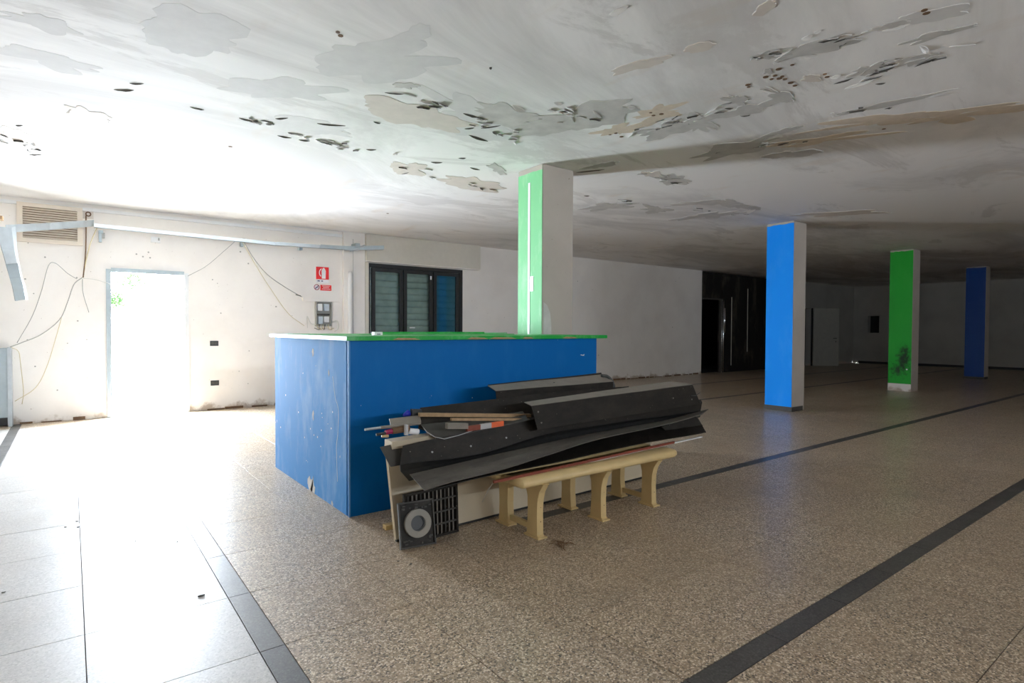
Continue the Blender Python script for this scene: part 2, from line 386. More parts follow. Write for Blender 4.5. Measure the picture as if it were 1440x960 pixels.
# ------------------------------------------------------------------ ceiling: peeled patches and curled flakes
def patch(spec, mat, th, name, seed, jag=.35, seg=64):
    th += seed*.00003; cx, cyy, ax, ay, bx_, by_ = spec; rr = random.Random(seed); poly = []
    for k in range(seg):
        q = 2*math.pi*k/seg; n_ = 1+jag*(noise.noise(Vector((math.cos(q)*1.7+seed*3.1, math.sin(q)*1.7, seed)))*2.0+noise.noise(Vector((math.cos(q)*4, math.sin(q)*4, seed*2.3)))*.55+rr.uniform(-.10, .10))
        poly.append((cx+(ax*math.cos(q)+bx_*math.sin(q))*n_, cyy+(ay*math.cos(q)+by_*math.sin(q))*n_, HC-th))
    return MB().prism(poly, (0, 0, th+.001)).build(name, mat, ceil_o)
def curl(spec, mat, seed, lift=.03):                # a flake hanging by one edge
    cx, cyy, ax, ay, bx_, by_ = spec; rr = random.Random(seed); rows = []
    for i in range(6):
        t = i/5-.5; wdt = (1-abs(2*t)**2.2)*rr.uniform(.7, 1)+.08; row = []
        for j in range(4):
            u = j/3; row.append((cx+ax*2*t+bx_*(u*1.2-.6)*wdt, cyy+ay*2*t+by_*(u*1.2-.6)*wdt, HC-.002-lift*.4*u*u*wdt*rr.uniform(.8, 1.1)))
        rows.append(row)
    return MB().loft(rows, .0025).build('paint_flake', mat, ceil_o)
for k, (mat, th, jag, spec) in enumerate([
    ('underlight', 0.0008, 0.35, (0.564, 3.857, 0.262, -0.044, 0.017, 0.268)),
    ('underlight', 0.0008, 0.35, (-0.089, 4.818, 0.28, 0.008, -0.011, 0.131)),
    ('underlight', 0.0008, 0.4, (1.602, 3.503, 0.282, -0.293, 0.134, 0.272)),
    ('underlight', 0.0008, 0.35, (1.223, 4.358, 0.344, -0.181, 0.053, 0.21)),
    ('underlight', 0.0008, 0.2, (1.633, 3.037, 0.028, -0.078, 0.057, 0.071)),
    ('underbeige', 0.002, 0.35, (2.281, 4.242, 0.456, -0.041, 0.105, 0.235)),
    ('underlight', 0.0008, 0.45, (2.624, 3.974, 0.475, 0.143, 0.121, 0.272)),
    ('underlight', 0.0008, 0.4, (1.617, 5.036, 0.389, -0.089, 0.044, 0.162)),
    ('underlight', 0.0008, 0.35, (-0.107, 4.25, 0.182, -0.001, -0.011, 0.102)),
    ('undercoat', 0.002, 0.5, (2.853, 3.796, 0.345, -0.008, 0.113, 0.185)),
    ('underbeige', 0.003, 0.4, (0.113, 5.838, 0.158, 0.043, -0.006, 0.138)),
    ('underbeige', 0.002, 0.4, (-0.359, 6.862, 0.167, 0.017, -0.02, 0.231)),
    ('undercoat', 0.003, 0.4, (1.903, 3.75, 0.078, -0.042, 0.021, 0.044)),
    ('underbeige', 0.003, 0.4, (2.904, 5.638, 0.199, -0.071, 0.098, 0.202)),
    ('underbeige', 0.003, 0.4, (3.814, 5.772, 0.385, -0.053, 0.14, 0.229)),
    ('undercoat', 0.003, 0.4, (3.686, 5.092, 0.174, 0.073, 0.061, 0.112)),
    ('undercoat', 0.003, 0.5, (3.298, 3.388, 0.234, -0.327, 0.148, 0.14)),
    ('undercoat', 0.003, 0.5, (3.268, 3.744, 0.141, -0.248, 0.108, 0.112)),
    ('undercoat', 0.003, 0.5, (4.1, 3.205, 0.059, -0.212, 0.122, 0.082)),
    ('undercoat', 0.003, 0.5, (4.178, 2.903, 0.02, -0.157, 0.165, 0.094)),
    ('ruststain', 0.0008, 0.7, (3.746, 2.999, 0.054, -0.163, 0.091, 0.062)),
    ('ruststain', 0.0008, 0.7, (3.786, 3.45, 0.054, -0.175, 0.099, 0.078)),
    ('undercoat', 0.003, 0.5, (4.236, 2.465, 0.042, -0.233, 0.099, 0.047)),
    ('undercoat', 0.003, 0.45, (3.975, 2.456, 0.087, -0.027, 0.068, 0.048)),
    ('undercoat', 0.003, 0.35, (3.613, 1.736, 0.101, -0.213, 0.077, 0.03)),
    ('undercoat', 0.003, 0.4, (3.496, 1.944, 0.044, -0.068, 0.047, 0.023)),
    ('underbeige', 0.003, 0.25, (2.963, 2.52, 0.059, -0.179, 0.052, 0.034)),
    ('underbeige', 0.003, 0.2, (3.061, 2.143, 0.037, -0.078, 0.049, 0.028)),
    ('underbeige', 0.003, 0.2, (2.973, 1.676, -0.017, -0.07, 0.05, 0.013)),
    ('undercoat', 0.003, 0.5, (4.157, 2.214, 0.163, -0.015, 0.062, 0.044)),
    ('undercoat', 0.003, 0.5, (4.203, 1.646, 0.032, -0.097, 0.072, 0.022)),
    ('undercoat', 0.003, 0.5, (4.291, 1.411, 0.034, -0.104, 0.059, 0.015)),
    ('undercoat', 0.003, 0.5, (4.025, 1.2, 0.032, -0.158, 0.041, 0.008)),
    ('undercoat', 0.003, 0.4, (3.692, 1.339, 0.032, -0.1, 0.027, 0.007)),
    ('undercoat', 0.002, 0.4, (4.956, 1.812, 0.064, -0.309, 0.048, 0.014)),
    ('undercoat', 0.003, 0.4, (3.707, 2.059, 0.022, -0.017, 0.03, 0.017)),
    ('ruststain', 0.0008, 0.7, (5.342, 1.951, 0.222, -0.413, 0.111, 0.036)),
    ('ruststain', 0.0008, 0.7, (5.643, 1.575, 0.151, -0.286, 0.114, 0.028)),
    ('undercoat', 0.003, 0.4, (5.062, 3.048, 0.063, -0.389, 0.183, 0.096)),
    ('undercoat', 0.003, 0.4, (5.594, 2.913, 0.116, -0.208, 0.115, 0.056)),
    ('ruststain', 0.0008, 0.7, (5.423, 2.528, 0.204, -0.407, 0.083, 0.035)),
    ('undercoat', 0.003, 0.4, (5.493, 4.196, 0.217, -0.071, 0.176, 0.141)),
    ('underbeige', 0.003, 0.4, (5.15, 4.194, 0.112, -0.037, 0.091, 0.078)),
    ('undercoat', 0.003, 0.5, (6.005, 5.66, 0.151, -0.288, 0.141, 0.128)),
    ('undercoat', 0.003, 0.5, (6.719, 5.401, 0.172, -0.066, 0.196, 0.162)),
    ('undercoat', 0.003, 0.5, (7.658, 5.118, 0.164, -0.494, 0.192, 0.123)),
    ('undercoat', 0.003, 0.5, (7.314, 4.5, 0.354, -0.037, 0.198, 0.131)),
    ('undercoat', 0.003, 0.5, (6.854, 4.693, 0.222, -0.248, 0.116, 0.078)),
    ('undercoat', 0.003, 0.4, (4.441, 4.291, 0.069, -0.157, 0.059, 0.053)),
    ('underbeige', 0.002, 0.4, (9.031, 3.887, 0.371, -0.437, 0.166, 0.07)),
    ('underbeige', 0.002, 0.4, (4.04, 1.938, 0.046, -0.036, 0.057, 0.027)),
    ('underlight', 0.0008, 0.3, (3.754, 1.187, 0.075, -0.173, 0.072, 0.017)),
    ('undercoat', 0.002, 0.4, (4.929, 2.601, 0.003, -0.181, 0.073, 0.032))]):
    patch(spec, mat, th, 'peeled_patch', k+1, jag)
for k, (mat, lift, spec) in enumerate([
    ('darkflake', 0.02, (0.325, 5.074, 0.058, -0.037, 0.001, 0.021)),
    ('darkflake', 0.02, (0.388, 4.886, 0.04, -0.026, 0.001, 0.01)),
    ('darkflake', 0.02, (0.807, 5.143, 0.049, 0.001, 0.001, 0.015)),
    ('darkflake', 0.02, (1.172, 5.171, 0.055, 0.007, 0.003, 0.02)),
    ('darkflake', 0.02, (1.395, 4.956, 0.039, -0.04, 0.004, 0.015)),
    ('darkflake', 0.02, (1.772, 4.85, 0.105, -0.045, 0.005, 0.015)),
    ('darkflake', 0.02, (1.722, 5.405, 0.046, -0.015, 0.004, 0.015)),
    ('darkflake', 0.02, (1.549, 5.416, 0.06, -0.004, 0.003, 0.013)),
    ('darkflake', 0.02, (2.319, 5.283, 0.04, -0.025, 0.006, 0.014)),
    ('darkflake', 0.02, (2.27, 3.892, 0.076, 0.007, 0.005, 0.011)),
    ('darkflake', 0.02, (2.585, 3.945, 0.072, -0.0, 0.013, 0.024)),
    ('darkflake', 0.02, (2.739, 4.203, 0.028, -0.035, 0.009, 0.013)),
    ('darkflake', 0.02, (2.947, 4.369, 0.115, 0.017, 0.016, 0.03)),
    ('darkflake', 0.02, (3.031, 5.268, 0.05, -0.03, 0.009, 0.016)),
    ('darkflake', 0.02, (3.477, 5.222, 0.067, 0.007, 0.011, 0.019)),
    ('darkflake', 0.02, (2.965, 5.842, 0.017, -0.067, 0.011, 0.018)),
    ('darkflake', 0.02, (2.863, 4.061, 0.047, -0.079, 0.007, 0.009)),
    ('darkflake', 0.02, (3.159, 4.977, 0.028, -0.022, 0.009, 0.015)),
    ('darkflake', 0.02, (-0.259, 7.512, 0.051, -0.04, -0.001, 0.021)),
    ('darkflake', 0.02, (-0.33, 6.516, 0.024, -0.019, -0.001, 0.012)),
    ('darkflake', 0.02, (1.904, 3.922, 0.063, -0.033, 0.002, 0.005)),
    ('darkflake', 0.02, (2.054, 4.564, 0.032, 0.003, 0.004, 0.01)),
    ('flake', 0.04, (2.367, 2.164, 0.008, -0.062, 0.03, 0.017)),
    ('darkflake', 0.02, (2.37, 2.197, 0.007, -0.027, 0.008, 0.005)),
    ('darkflake', 0.02, (3.465, 1.992, 0.04, -0.02, 0.008, 0.005)),
    ('flake', 0.04, (3.512, 1.861, 0.008, -0.064, 0.038, 0.014)),
    ('flake', 0.03, (3.696, 1.788, 0.034, -0.036, 0.029, 0.013)),
    ('flake', 0.03, (3.457, 1.683, 0.002, -0.03, 0.027, 0.009)),
    ('flake', 0.02, (3.44, 1.614, 0.005, -0.017, 0.017, 0.006)),
    ('flake', 0.04, (4.159, 1.312, 0.057, -0.005, 0.044, 0.025)),
    ('flake', 0.04, (4.844, 2.14, 0.022, -0.017, 0.048, 0.021)),
    ('flake', 0.03, (4.394, 1.764, -0.005, -0.106, 0.026, 0.008)),
    ('flake', 0.04, (7.831, 4.58, -0.059, -0.107, 0.14, 0.07)),
    ('flake', 0.03, (7.939, 4.964, 0.025, -0.02, 0.099, 0.061)),
    ('darkflake', 0.02, (4.084, 2.583, 0.026, -0.02, 0.008, 0.005)),
    ('darkflake', 0.02, (4.322, 2.587, 0.024, -0.029, 0.009, 0.005)),
    ('flake', 0.03, (4.139, 1.819, 0.005, -0.033, 0.036, 0.012)),
    ('darkflake', 0.02, (4.503, 1.679, 0.018, -0.025, 0.008, 0.003)),
    ('darkflake', 0.02, (4.509, 4.516, 0.078, -0.137, 0.014, 0.013)),
    ('darkflake', 0.02, (6.097, 5.351, 0.046, -0.036, 0.019, 0.016)),
    ('darkflake', 0.02, (5.311, 5.38, 0.029, -0.023, 0.015, 0.015)),
    ('flake', 0.03, (2.799, 3.587, 0.078, 0.017, 0.019, 0.035)),
    ('flake', 0.03, (3.366, 3.296, 0.084, 0.034, 0.017, 0.032)),
    ('flake', 0.03, (3.462, 3.032, 0.037, -0.01, 0.03, 0.03)),
    ('darkflake', 0.02, (2.219, 3.15, 0.007, -0.006, 0.011, 0.015)),
    ('flake', 0.03, (3.741, 1.32, 0.019, -0.062, 0.018, 0.005)),
    ('flake', 0.03, (3.263, 3.475, 0.082, 0.058, 0.005, 0.027)),
    ('flake', 0.03, (2.973, 3.325, 0.035, -0.009, 0.017, 0.022)),
    ('flake', 0.03, (4.367, 2.928, 0.078, -0.0, 0.038, 0.033)),
    ('flake', 0.02, (4.015, 2.228, 0.072, -0.023, 0.022, 0.014))]):
    curl(spec, mat, k+50, lift)
for k, (u, v) in enumerate([(1.253, 3.322), (1.281, 3.352), (3.778, 2.114), (3.841, 2.108), (3.806, 2.064), (3.872, 2.069), (3.855, 2.04), (3.914, 2.051), (3.732, 2.0), (3.741, 1.914), (4.071, 2.061), (4.001, 2.056), (4.048, 1.848), (4.105, 1.859), (3.8, 2.257), (3.837, 2.273), (4.044, 1.935), (3.721, 1.278), (3.761, 1.285), (3.663, 1.159), (3.704, 1.162), (3.81, 3.572), (3.821, 3.515), (3.932, 3.548), (3.677, 3.014), (3.743, 3.04), (3.768, 2.981), (4.015, 3.03), (4.048, 3.005), (1.226, 6.03), (4.197, 1.691), (5.54, 2.033), (3.797, 8.059)]):
    MB().disc((u, v, HC-.003), .013+.006*((k*7) % 3)/2, (0, 0, .004), 8).build('rust_spot', 'brown', ceil_o)

# scattered small chips along the peeling bands
def chip(x, y, l, w_, a, mat, th, nm='paint_flake'):
    poly = []
    for k in range(9):
        q = 2*math.pi*k/9; f = R.uniform(.55, 1.2); dx, dy = l*f*math.cos(q), w_*f*math.sin(q)
        poly.append((x+dx*math.cos(a)-dy*math.sin(a), y+dx*math.sin(a)+dy*math.cos(a), HC-th*(1 if math.sin(q) < 0 else .2)))
    return MB().prism(poly, (0, 0, .0015)).build(nm, mat, ceil_o)
for k in range(150):
    (xa, ya), (xb, yb), sp_ = R.choice([((1.132, 5.141), (2.052, 5.356), 0.05), ((2.052, 5.356), (2.575, 5.226), 0.05), ((2.105, 3.915), (3.138, 4.122), 0.08), ((2.559, 3.926), (3.673, 4.363), 0.07), ((2.825, 3.53), (3.89, 3.302), 0.08), ((3.933, 3.499), (4.079, 2.375), 0.06), ((3.453, 2.062), (3.697, 1.528), 0.05), ((4.269, 1.76), (4.337, 1.254), 0.06), ((4.88, 2.113), (5.083, 1.508), 0.05), ((2.741, 5.562), (4.297, 5.935), 0.08), ((5.493, 5.498), (7.973, 4.73), 0.12), ((5.045, 4.277), (5.675, 4.175), 0.06), ((-0.486, 6.961), (-0.201, 7.406), 0.06), ((4.98, 3.336), (5.362, 2.501), 0.05)])
    t_ = R.random(); x = xa+(xb-xa)*t_+R.gauss(0, sp_); y = ya+(yb-ya)*t_+R.gauss(0, sp_)
    chip(x, y, R.uniform(.02, .075), R.uniform(.012, .03), math.atan2(yb-ya, xb-xa)+R.gauss(0, .4), R.choice(('flake', 'undercoat', 'flake', 'darkflake')) if k % 5 else 'darkflake', R.uniform(.006, .022))

# ------------------------------------------------------------------ columns
def column(x0, x1, y0, y1, mat, label, cap, foot, footmat, zb=0, stain=False):
    t = thing('square_pillar', label, 'pillar', ((x0+x1)/2, (y0+y1)/2, zb))
    MB().box(x0, x1, y0, y1, zb, HC-.002).build('shaft', 'plain', t, bevel=.006)
    z0 = zb+foot
    # painted coat on the face turned to the entrance, edges a little ragged
    pts = [(x0-.002, y1-.004, z0)]; n_ = 9; rr = random.Random(int(x0*10))
    for i in range(n_): pts.append((x0-.002, y1-.004-(y1-y0-.008)*i/(n_-1), HC-cap+rr.uniform(-.008, .008)))
    pts.append((x0-.002, y0+.004, z0))
    MB().prism(pts, (.004, 0, 0)).build('paint_coat', mat, t)
    if foot and footmat == 'black': B(x0-.009, x1-.05, y0-.006, y1+.004, zb, z0).build('skirting', 'sheet_grey', t)
    elif foot: B(x0-.004, x0+.01, y0+.004, y1, zb, z0-.004).build('bare_foot', 'wall', t)
    return t
c1 = column(3.92, 4.36, 4.62, 5.03, 'green_col', 'square pillar with pale green face rising behind the counter top', .055, 0, '')
gap = MB(); yy = 4.835
gap.box(3.914, 3.92, yy-.017, yy+.017, 1.0, 2.86); gap.box(3.914, 3.92, yy-.075, yy-.01, 1.70, 1.86)
gap.build('cable_channel_scar', 'signwhite', c1)
MB().prism([(3.94, 4.617, 1.0), (4.05, 4.617, 1.0), (4.05, 4.617, 1.35), (4.03, 4.617, 1.47), (3.99, 4.617, 1.55), (3.94, 4.617, 1.58)], (0, .004, 0)).build('grey_smudge', 'undercoat', c1)
c2 = column(9.07, 9.47, 4.57, 5.02, 'blue_col', 'square pillar with bright blue face, nearest free-standing one right of counter', .035, .075, 'black')
c3 = column(14.13, 14.52, 4.58, 5.02, 'green_sooty', 'square pillar with green face and black scorch mark near its foot', .03, .16, 'wall')
MB().disc((14.115, 4.66, .47), .016, (.005, 0, 0), 10).build('chipped_spot', 'signwhite', c3)
c4 = column(19.38, 19.75, 4.60, 5.04, 'navy', 'square pillar with dark blue face, farthest at the right', .03, .06, 'black')

# ------------------------------------------------------------------ reception counter
ct = thing('reception_counter', 'large blue reception counter with green top around the green pillar', 'counter', (2.7, 4.7, 0))
B(1.512, 3.905, 3.812, 3.86, 0, 1.214).build('front_panel', 'blue', ct)
B(1.510, 1.56, 3.8605, 5.6095, 0, 1.214).build('side_panel', painted('lit_scuffed_blue_paint', (.06, .24, .55, 1), (.30, .46, .68, 1), .75, .7, .1), ct)  # scuffed, and paler than the front: door light is put into the colour
B(3.86, 3.905, 3.86, 4.60, 0, 1.214).build('side_panel', 'blue', ct)
B(1.56, 3.905, 5.61, 5.66, 0, 1.214).build('back_panel', 'blue', ct)
B(1.484, 4.02, 3.782, 4.58, 1.214, 1.244).build('counter_top', 'green', ct, bevel=.003)
B(1.484, 2.05, 4.581, 5.70, 1.214, 1.244).build('counter_top', 'green', ct, bevel=.003)
B(2.051, 3.90, 5.06, 5.70, 1.214, 1.244).build('counter_top', 'green', ct, bevel=.003)
B(2.40, 3.73, 5.40, 5.43, 1.2445, 1.263).build('raised_edge', 'green', ct)
B(3.731, 4.05, 5.40, 5.43, 1.2445, 1.256).build('raised_edge', 'green_col', ct)
B(1.507, 1.517, 3.806, 3.816, 0, 1.213).build('corner_bead', flat('worn_edge', (.10, .28, .55, 1), .8), ct)
for (yy, zz, sy, sz) in [(4.55, .62, .016, .045), (4.55, 1.11, .022, .035), (4.62, .05, .07, .06), (4.56, .02, .05, .09), (4.14, .015, .02, .018), (4.2, .97, .01, .022)]:
    poly = [(1.5092, yy+sy*math.cos(k/11*6.283)*R.uniform(.6, 1.3), max(.002, zz+sz*math.sin(k/11*6.283)*R.uniform(.6, 1.3))) for k in range(11)]
    MB().prism(poly, (.003, 0, 0)).build('chipped_hole', 'undercoat', ct)
poly = [(1.85+.026*math.cos(k/11*6.283)*R.uniform(.7, 1.2), 3.808, .12+.04*math.sin(k/11*6.283)*R.uniform(.8, 1.2)) for k in range(11)]
MB().prism(poly, (0, .005, 0)).build('chipped_hole', 'undercoat', ct)
sp = spline([(1.5075, 4.12, .95), (1.5075, 4.07, .80), (1.5075, 4.01, .72), (1.5075, 4.02, .55), (1.5075, 4.05, .44), (1.5075, 4.03, .20)], 5)
MB().prism([p+Vector((.0018, .0035, 0)) for p in sp]+[p+Vector((.0018, -.0035, 0)) for p in sp[::-1]], (.0012, 0, 0)).build('scratch', flat('scratch_pale', (.70, .78, .85, 1), .8, spec=.1), ct)
for k in range(16):
    yy = R.uniform(3.95, 5.5); zz = R.uniform(.15, 1.0); MB().disc((1.5092, yy, zz), R.uniform(.004, .009), (.002, 0, 0), 7).build('paint_chip', 'signwhite', ct)
MB().prism([(3.70, 3.808, 1.06), (3.74, 3.808, 1.055), (3.745, 3.808, 1.07), (3.73, 3.808, 1.063), (3.70, 3.808, 1.068)], (0, .004, 0)).build('paint_chip', 'signwhite', ct)
for k, (sx_, wd) in enumerate([(1.82, .22), (2.45, .2), (2.66, .28), (3.0, .12), (3.45, .18)]):
    MB().prism([(sx_, 3.7805, 1.219), (sx_+wd*.3, 3.7805, 1.216), (sx_+wd, 3.7805, 1.218), (sx_+wd*.8, 3.7805, 1.228), (sx_+wd*.2, 3.7805, 1.232)], (0, .002, 0)).build('worn_edge', 'wood', ct)
st = thing('socket_box', 'small white socket box standing on the green counter top', 'socket', (1.93, 4.3, 1.244))
B(1.905, 1.975, 4.28, 4.34, 1.244, 1.270).build('housing', 'signwhite', st, bevel=.003)
B(1.925, 1.955, 4.277, 4.281, 1.250, 1.256).build('slot', 'black', st)

# ------------------------------------------------------------------ window and roller shutter
wn = structure(MB().box(4.33, 4.40, YW-.01, YW+.05, .98, 2.50).box(6.35, 6.42, YW-.01, YW+.05, .98, 2.50).box(4.40, 6.35, YW-.01, YW+.05, 2.43, 2.50).box(4.40, 6.35, YW-.01, YW+.05, .98, 1.05).build('window_1', 'black'))
px = [4.42, 5.07, 5.72, 6.33]
for i in range(3):
    a, b = px[i]+.012, px[i+1]-.012; fr = MB()
    fr.box(a, a+.065, YW-.035, YW+.012, 1.06, 2.42); fr.box(b-.065, b, YW-.035, YW+.012, 1.06, 2.42)
    fr.box(a+.065, b-.065, YW-.035, YW+.012, 2.355, 2.42); fr.box(a+.065, b-.065, YW-.035, YW+.012, 1.06, 1.13)
    sh = fr.build('window_sash', 'black', wn)
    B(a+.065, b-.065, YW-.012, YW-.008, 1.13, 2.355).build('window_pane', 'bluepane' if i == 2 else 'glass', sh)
    if i == 1: B(b-.06, b-.035, YW-.05, YW-.035, 2.26, 2.33).build('latch', 'signwhite', sh); B(b-.5, b-.38, YW-.016, YW-.012, 1.30, 1.325).build('sticker', 'signwhite', sh)
    if i == 2: B(a+.02, a+.045, YW-.06, YW-.035, 1.6, 1.75).build('window_handle', 'black', sh)
z = .98; k = 0
while z < 2.5:
    rows = [[(xx, YW+.10-.018*math.sin(math.pi*j/5), z+.125*j/5) for j in range(6)] for xx in (4.335, 6.415)]
    MB().loft(rows, .006).build('shutter_slat', 'slat', wn, smooth=True)
    z += .1215; k += 1
structure(B(4.25, 6.5, YW-.03, YW, .93, .98).build('window_sill', 'wall'))
sbx = thing('shutter_box', 'long cream roller shutter box above the black window', 'shutter box', (5.5, YW-.06, 2.53))
B(4.285, 6.785, YW-.13, YW, 2.53, HC-.004).build('casing', 'shutterbox', sbx, bevel=.004)
B(4.285, 6.785, YW-.125, YW, 2.515, 2.531).build('bottom_lip', 'wall', sbx)
B(4.285, 4.35, YW-.075, YW, .98, 2.512).build('guide_rail', 'shutterbox', sbx)
tb = thing('lamp_tube_duct', 'round-topped white trunking standing upright on the pilaster', 'trunking', (3.99, YW-.1, 0))
MB().tube([(3.985, YW-.10, 0), (3.985, YW-.10, 2.27), (3.985, YW-.10, 2.31)], [.045, .045, .03], 12).build('duct_pipe', 'lampglass', tb, smooth=True)
B(4.05, 4.056, YW-.074, YW-.068, .2, 2.9).build('groove', 'cable', tb)

# ------------------------------------------------------------------ vent grille, cable tray, box steelwork
vg = thing('vent_grille', 'beige louvred vent grille high on the door wall', 'vent', (-.19, YW, 2.45))
fr = MB().box(-.55, .15, YW-.04, YW, 2.43, 2.485).box(-.55, .15, YW-.04, YW, 2.90, 2.955).box(-.55, -.49, YW-.04, YW, 2.485, 2.90).box(.09, .15, YW-.04, YW, 2.485, 2.90)
fr.build('frame', 'vent', vg)
B(-.49, .09, YW-.006, YW-.001, 2.485, 2.90).build('backing', 'brown', vg)
for k in range(13):
    z = 2.49+k*.0315
    MB().prism([(-.49, YW-.034, z), (-.49, YW-.030, z), (-.49, YW-.006, z+.027), (-.49, YW-.010, z+.027)], (.58, 0, 0)).build('louvre', 'vent', vg)
jb = thing('junction_box', 'small open junction box with rusty surround beside the vent grille', 'junction box', (.21, YW, 2.88))
B(.155, .275, YW-.02, YW, 2.82, 2.945).build('back_plate', 'underbeige', jb)
MB().disc((.215, YW-.022, 2.88), .035, (0, -.012, 0), 12, .02).build('hole_rim', 'brown', jb)
tr = thing('cable_tray', 'long galvanised cable tray under the ceiling, sagging at its left end', 'cable tray', (2, YW-.15, 2.7))
def strip3(a, b, h, d, nm, mat, par): # U tray
    a = Vector(a); b = Vector(b); up = Vector((0, 0, h)); dd = Vector((0, -d, 0))
    return MB().loft([[a+dd+up, a+dd, a, a+up], [b+dd+up, b+dd, b, b+up]], .004).build(nm, mat, par)
strip3((0.275, 10.000, 2.688), (2.681, 10.000, 2.657), .045, .09, 'tray_channel', 'galv', tr)
strip3((2.693, 10.000, 2.658), (3.410, 10.000, 2.674), .05, .095, 'tray_channel', 'galv', tr)
strip3((3.423, 10.000, 2.675), (3.857, 9.980, 2.686), .055, .10, 'tray_channel', 'galvd', tr)
strip3((3.859, 9.950, 2.671), (4.542, 9.850, 2.731), .07, .06, 'tray_end', 'galvd', tr)
MB().loft([[(-0.603, 9.200, 2.517), (-0.604, 9.200, 2.424), (-0.585, 9.300, 2.439)], [(-0.198, 9.600, 2.646), (-0.199, 9.600, 2.554), (-0.187, 9.700, 2.578)], [(0.274, 9.930, 2.786), (0.273, 9.930, 2.698), (0.283, 10.000, 2.708)]], .005).build('sagging_channel', 'galv', tr)
MB().tube([(3.943, 9.900, 2.673), (4.071, 9.860, 2.704), (4.196, 9.840, 2.776)], .02, 8).build('clamp', 'galv', tr)
B(4.02, 4.10, YW-.28, YW-.07, 2.74, 2.80).build('bracket', 'galvd', tr)
for u in (.33, 2.20, 3.1):
    B(u, u+.05, YW-.1, YW, 2.62, 2.66).build('bracket', 'galvd', tr)
hg = thing('bent_metal_duct', 'bent galvanised duct piece hanging below the left end of the tray', 'duct', (-.7, 9.2, 2.2))

hp = [[(-0.705, 9.200, 2.489), (-0.686, 9.120, 2.480), (-0.547, 9.120, 2.479), (-0.513, 9.200, 2.510)], [(-0.645, 9.200, 2.225), (-0.633, 9.120, 2.218), (-0.524, 9.120, 2.210), (-0.503, 9.200, 2.238)], [(-0.607, 9.180, 2.049), (-0.595, 9.100, 2.043), (-0.499, 9.100, 2.058), (-0.484, 9.180, 2.066)]]
MB().loft(hp, .004).build('upper_piece', 'galv', hg)
hp = [[(-0.608, 9.200, 2.050), (-0.597, 9.130, 2.045), (-0.494, 9.130, 2.061), (-0.485, 9.200, 2.068)], [(-0.574, 9.240, 1.876), (-0.569, 9.150, 1.871), (-0.471, 9.150, 1.893), (-0.462, 9.240, 1.900)], [(-0.554, 9.220, 1.790), (-0.543, 9.130, 1.786), (-0.451, 9.130, 1.807), (-0.436, 9.220, 1.813)], [(-0.526, 9.150, 1.609), (-0.516, 9.080, 1.607), (-0.425, 9.080, 1.627), (-0.408, 9.150, 1.630)]]
MB().loft(hp, .004).build('lower_piece', 'galvd', hg)
B(-.78, -.62, 9.05, 9.2, 2.56, 2.60).build('timber_block', 'wood', hg)
cb = thing('steel_cabinet', 'grey galvanised steel cabinet standing against the wall at the left', 'cabinet', (-.8, 9.98, 0))
B(-1.1, -.64, 9.93, 10.08, .03, 1.02).build('body', 'galvd', cb, bevel=.004)
B(-.655, -.615, 9.915, 10.09, 0, 1.03).build('side_flange', 'galv', cb)
B(-1.1, -.66, 9.924, 9.929, .02, .12).build('plinth', 'black', cb)

# ------------------------------------------------------------------ loose cables on the door wall
def cable(name, label, pts, r, mat, group=None):
    o = MB().tube(spline(pts, 7), r*.75, 6).build(name, mat, None, True)
    return tag(o, label, 'cable', group)
cable('cable', 'brown bundled cable hanging straight down beside the vent', [(0.189, 10.060, 2.855), (0.187, 10.050, 2.586), (0.175, 10.040, 2.267), (0.148, 10.030, 1.988)], .012, 'brown')
cable('cable', 'yellowish cable falling from the tray beside the brown bundle', [(0.315, 10.000, 2.702), (0.241, 10.020, 2.489), (0.191, 10.030, 2.268), (0.149, 10.040, 2.009)], .009, 'cabley')
cable('cable', 'thin grey cable rising in a hump between cabinet and vent', [(-0.560, 9.990, 1.087), (-0.406, 10.030, 1.436), (-0.307, 10.040, 1.772), (-0.229, 10.050, 2.122), (-0.153, 10.050, 2.166), (-0.024, 10.050, 2.038), (0.077, 10.040, 1.965)], .006, 'cable')
cable('cable', 'thick grey cable curving down to the steel cabinet top', [(0.140, 10.000, 1.986), (0.045, 10.000, 1.883), (-0.028, 10.000, 1.636), (-0.114, 10.000, 1.401), (-0.311, 9.980, 1.198), (-0.501, 9.960, 1.096), (-0.628, 9.950, 1.033)], .009, 'cable')
cable('cable', 'pale yellow cable sagging low beside the steel cabinet', [(-0.091, 10.030, 1.441), (-0.148, 10.040, 1.197), (-0.258, 10.050, 0.764), (-0.381, 10.050, 0.481), (-0.592, 10.030, 0.316)], .006, 'cabley')
cable('cable', 'pale cable loop hanging at the cabinet corner', [(-0.623, 9.970, 1.032), (-0.549, 10.030, 0.973), (-0.530, 10.050, 0.802), (-0.506, 10.060, 0.440), (-0.522, 10.060, 0.270)], .005, 'cabley')
cable('cable', 'short grey cable end dangling left of the doorway', [(0.140, 10.030, 1.968), (0.146, 10.040, 1.771), (0.208, 10.040, 1.505)], .006, 'cable')
cable('cable', 'white cable running right to the doorway edge', [(0.149, 10.040, 1.979), (0.293, 10.050, 1.968), (0.475, 10.060, 1.907)], .006, 'cablew')
cable('cable', 'grey cable rising from the doorway corner to the tray', [(1.435, 10.060, 2.085), (1.686, 10.040, 2.253), (1.935, 10.020, 2.503), (2.104, 9.980, 2.682)], .006, 'cable')
cable('cable', 'dark-tipped cable drooping from the tray to the sign corner', [(2.209, 9.980, 2.692), (2.361, 10.000, 2.434), (2.573, 10.020, 2.184), (2.857, 10.030, 1.988), (3.141, 10.040, 1.832)], .009, 'cable')
